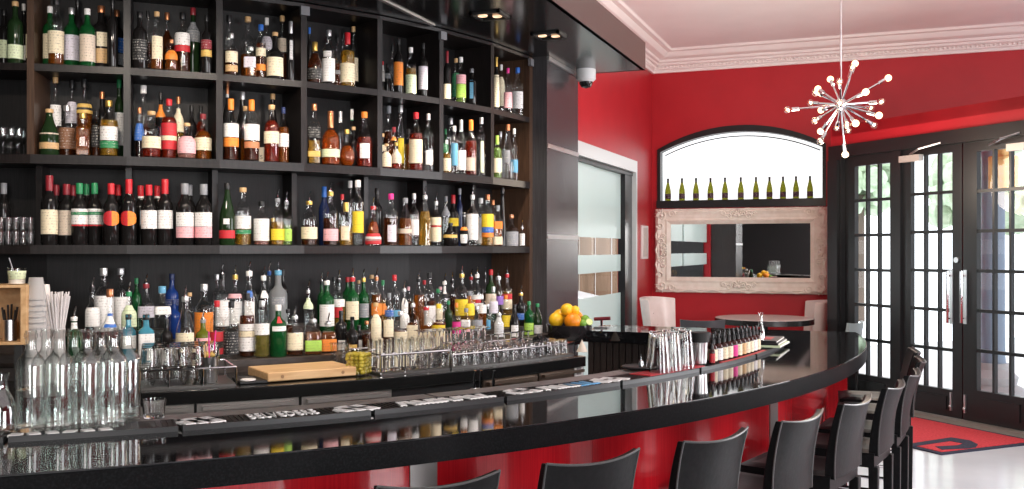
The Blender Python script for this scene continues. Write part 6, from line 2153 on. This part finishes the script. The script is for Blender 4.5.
# tower of clear plastic cups, paper cup stack, vase of straws
pc2, d2_ = on_counter(36, 4.09)
hh = height_at(277.5, d2_) - CT_Z
tw = empty('cup_stack', 'tall tower of nested clear plastic cups beside the wooden crate', 'cups', pc2)
PLC = principled('cup_plastic', (0.80, 0.77, 0.76), 0.35, trans=0.55, ior=1.1)
nz_ = 16
for k in range(nz_):
    z = hh - 0.10 - (hh - 0.10) * k / (nz_ - 1)
    MB().lathe([(0.030 + 0.0004 * k, z + 0.098), (0.044 + 0.0004 * k, z + 0.003), (0.046 + 0.0004 * k, z), (0.044 + 0.0004 * k, z + 0.002)] if True else [], 20).build('cup', PLC, tw)
MB().lathe([(0.0001, hh), (0.030, hh), (0.0305, hh - 0.002)], 20).build('cup_base', PLC, tw)
pc3, d3_ = on_counter(44, 3.93)
h3 = height_at(284, d3_) - CT_Z
p3t = empty('paper_cup_stack', 'slim stack of white paper cups behind the clear plastic cups', 'cups', pc3)
for k in range(8):
    z = (h3 - 0.09) * k / 7
    MB().lathe([(0.024, z + 0.088), (0.030, z + 0.003), (0.032, z), (0.030, z + 0.003)], 16).build('cup', principled('white_paper_cup', (0.75, 0.70, 0.68), 0.6), p3t)
MB().lathe([(0.0001, h3 - 0.002), (0.024, h3 - 0.002)], 16).build('cup_base', principled('white_paper_cup', (0.75, 0.70, 0.68), 0.6), p3t)
pc4, d4_ = on_counter(58, 4.03)
h4 = height_at(292, d4_) - CT_Z
vs = empty('straw_vase', 'waisted holder of white paper straws between cup stacks and bottles', 'straws', pc4)
MB().lathe([(0.0001, 0), (0.036, 0), (0.034, h4 * 0.25), (0.030, h4 * 0.5), (0.032, h4 * 0.6)], 18).build('holder', PLC, vs)
STW = principled('white_straw', (0.70, 0.66, 0.66), 0.5)
st0 = None
for k in range(34):
    a, q_ = k * 2.4, sqrt((k + 0.5) / 34)
    m = MB().tube([(0.026 * q_ * cos(a), 0.026 * q_ * sin(a), 0.004), (0.018 * q_ * cos(a), 0.018 * q_ * sin(a), h4 * 0.45), (0.056 * q_ * cos(a), 0.056 * q_ * sin(a), h4 - 0.01 * (k % 3))], 0.0034, 6)
    m.build('straw', STW, vs)
# white tent card among the front bottles
pt_, _ = on_counter(161, 3.96)
tc_ = empty('tent_card', 'folded white tent card leaning before the bottles above the caddy', 'card', (pt_[0], pt_[1], CT_Z + 0.0005))
tc_.rotation_euler = (0, 0, YAW + 0.2)
MB().add([(-0.045, -0.01, 0.15), (0.035, -0.01, 0.125), (0.05, 0.0, 0.09), (-0.04, -0.005, 0.08), (-0.045, -0.007, 0.15), (0.035, -0.007, 0.125), (0.05, 0.003, 0.09), (-0.04, -0.002, 0.08)],
         [(0, 3, 2, 1), (4, 5, 6, 7), (0, 1, 5, 4), (1, 2, 6, 5), (2, 3, 7, 6), (3, 0, 4, 7)]).build('card', printed('card_print', (0.78, 0.76, 0.73), (0.2, 0.2, 0.2), 0.66), tc_, smooth=0)
MB().tube([(0, 0.002, 0), (0, 0.002, 0.10)], 0.003, 6).build('stake', STEEL, tc_)

# ------------------------------------------------------------------ behind the bar: taps, tumbler with card
for k, px in enumerate((474.5, 480.5, 493.5)):
    d = circle_depth(px, BAR_C, 4.333)
    x, y = (q * d for q in ray(px))
    t = empty('bar_tap', ('slim chrome tap behind the bar, nearest the water bottles', 'middle slim chrome tap behind the bar', 'slim chrome tap behind the bar, nearest the fruit bowl')[k], 'tap', (x, y, 0.86), group='chrome taps behind the bar')
    zt = height_at(370.5, d) - 0.86
    MB().lathe([(0.0001, 0), (0.02, 0), (0.02, zt - 0.075), (0.013, zt - 0.07), (0.0001, zt - 0.07)], 14).build('body', STEEL, t)
    MB().tube([(0, 0, zt - 0.08), (0, 0, zt - 0.03), (0.004, 0, zt)], 0.007, 8, 0.005).build('lever', CHROME, t)
us = empty('bar_sink_unit', 'dark steel sink unit fixed behind the bar under the taps', 'sink', (*polar(BAR_C, 4.333, radians(-27)), 0))
put(MB().arc(BAR_C, 4.225, 4.458, radians(-33), radians(-19), 0.0, 0.859, 10), 'cabinet', principled('carcass_black', (0.012, 0.011, 0.011), 0.5), us)
d = circle_depth(154, BAR_C, 4.599)
x, y = (q * d for q in ray(154))
o = cup_mesh(0.058, 0.030, 0.036).build('rocks_glass', THICK, None, (x, y, BAR_Z + 0.0085))
# inverted on the ledge
tag(o, 'single rocks glass standing on the steel ledge after the water bottles', 'glass')
pw, _ = on_counter(572.5, 4.47, 0.78)
ct = empty('notice_sticker', 'white square notice on the counter front below the paper cone', 'notice', (pw[0], pw[1], 0.72), bearing(BACK_C, pw))
dd_ = circle_depth(578, BACK_C, 4.47)
zc = height_at(371, dd_)
ct.location = (*[q * dd_ for q in ray(578)], zc)
ct.rotation_euler = (0, 0, bearing(BACK_C, ct.location[:2]))
MB().box(0.004, 0, 0, 0.004, 0.085, 0.075).build('plate', principled('notice_white', (0.75, 0.72, 0.70), 0.5), ct, smooth=0)
MB().box(0.007, 0, 0, 0.002, 0.045, 0.04).build('printed_mark', principled('notice_grey', (0.3, 0.28, 0.28), 0.5), ct, smooth=0)

# ------------------------------------------------------------------ champagne bottles in the arched niche
CH = [(0.0001, 0.012), (0.03, 0.0), (0.042, 0.0), (0.0445, 0.006), (0.0445, 0.115), (0.042, 0.145), (0.033, 0.185), (0.022, 0.225), (0.0155, 0.255), (0.0145, 0.292), (0.0165, 0.294), (0.0165, 0.304), (0.0001, 0.306)]
CHG = principled('champagne_green', (0.24, 0.25, 0.02), 0.08, trans=0.7, ior=1.25)
CHX = [668, 682, 696, 710.5, 725, 740.8, 756, 769.5, 783, 796, 810]
c0 = None
zsill = nz0 + 0.0905
for k, px in enumerate(CHX):
    r = ray(px)
    d = (FAR_Y + 0.025) / r[1]
    x, y = r[0] * d, r[1] * d
    hsc = (height_at(178.5 - 2.5 * k / 10, d) - zsill) / 0.306
    if c0 is None:
        c0 = MB().lathe(CH, 20).build('champagne_bottle', CHG, None, (x, y, zsill), -pi / 2)
        MB().lathe([(0.0168, 0.245), (0.0158, 0.27), (0.0175, 0.294), (0.0180, 0.305), (0.0001, 0.309)], 14).build('neck_foil', capmat('black'), c0)
        MB().lathe([(0.0451, 0.025), (0.0451, 0.095)], 14, a0=-1.9, a1=1.9).build('label', printed('champagne_label', (0.055, 0.02, 0.035), (0.6, 0.5, 0.45), 0.60), c0)
        o = c0
    else:
        o = copy_tree(c0)
        o.location = (x, y, zsill)
    o.scale = (hsc * 0.92, hsc * 0.92, hsc)
    tag(o, f'green champagne bottle on the arched window sill, {NTH[k + 1]} from the glass door wall', 'bottle', 'champagne bottles on the window sill')
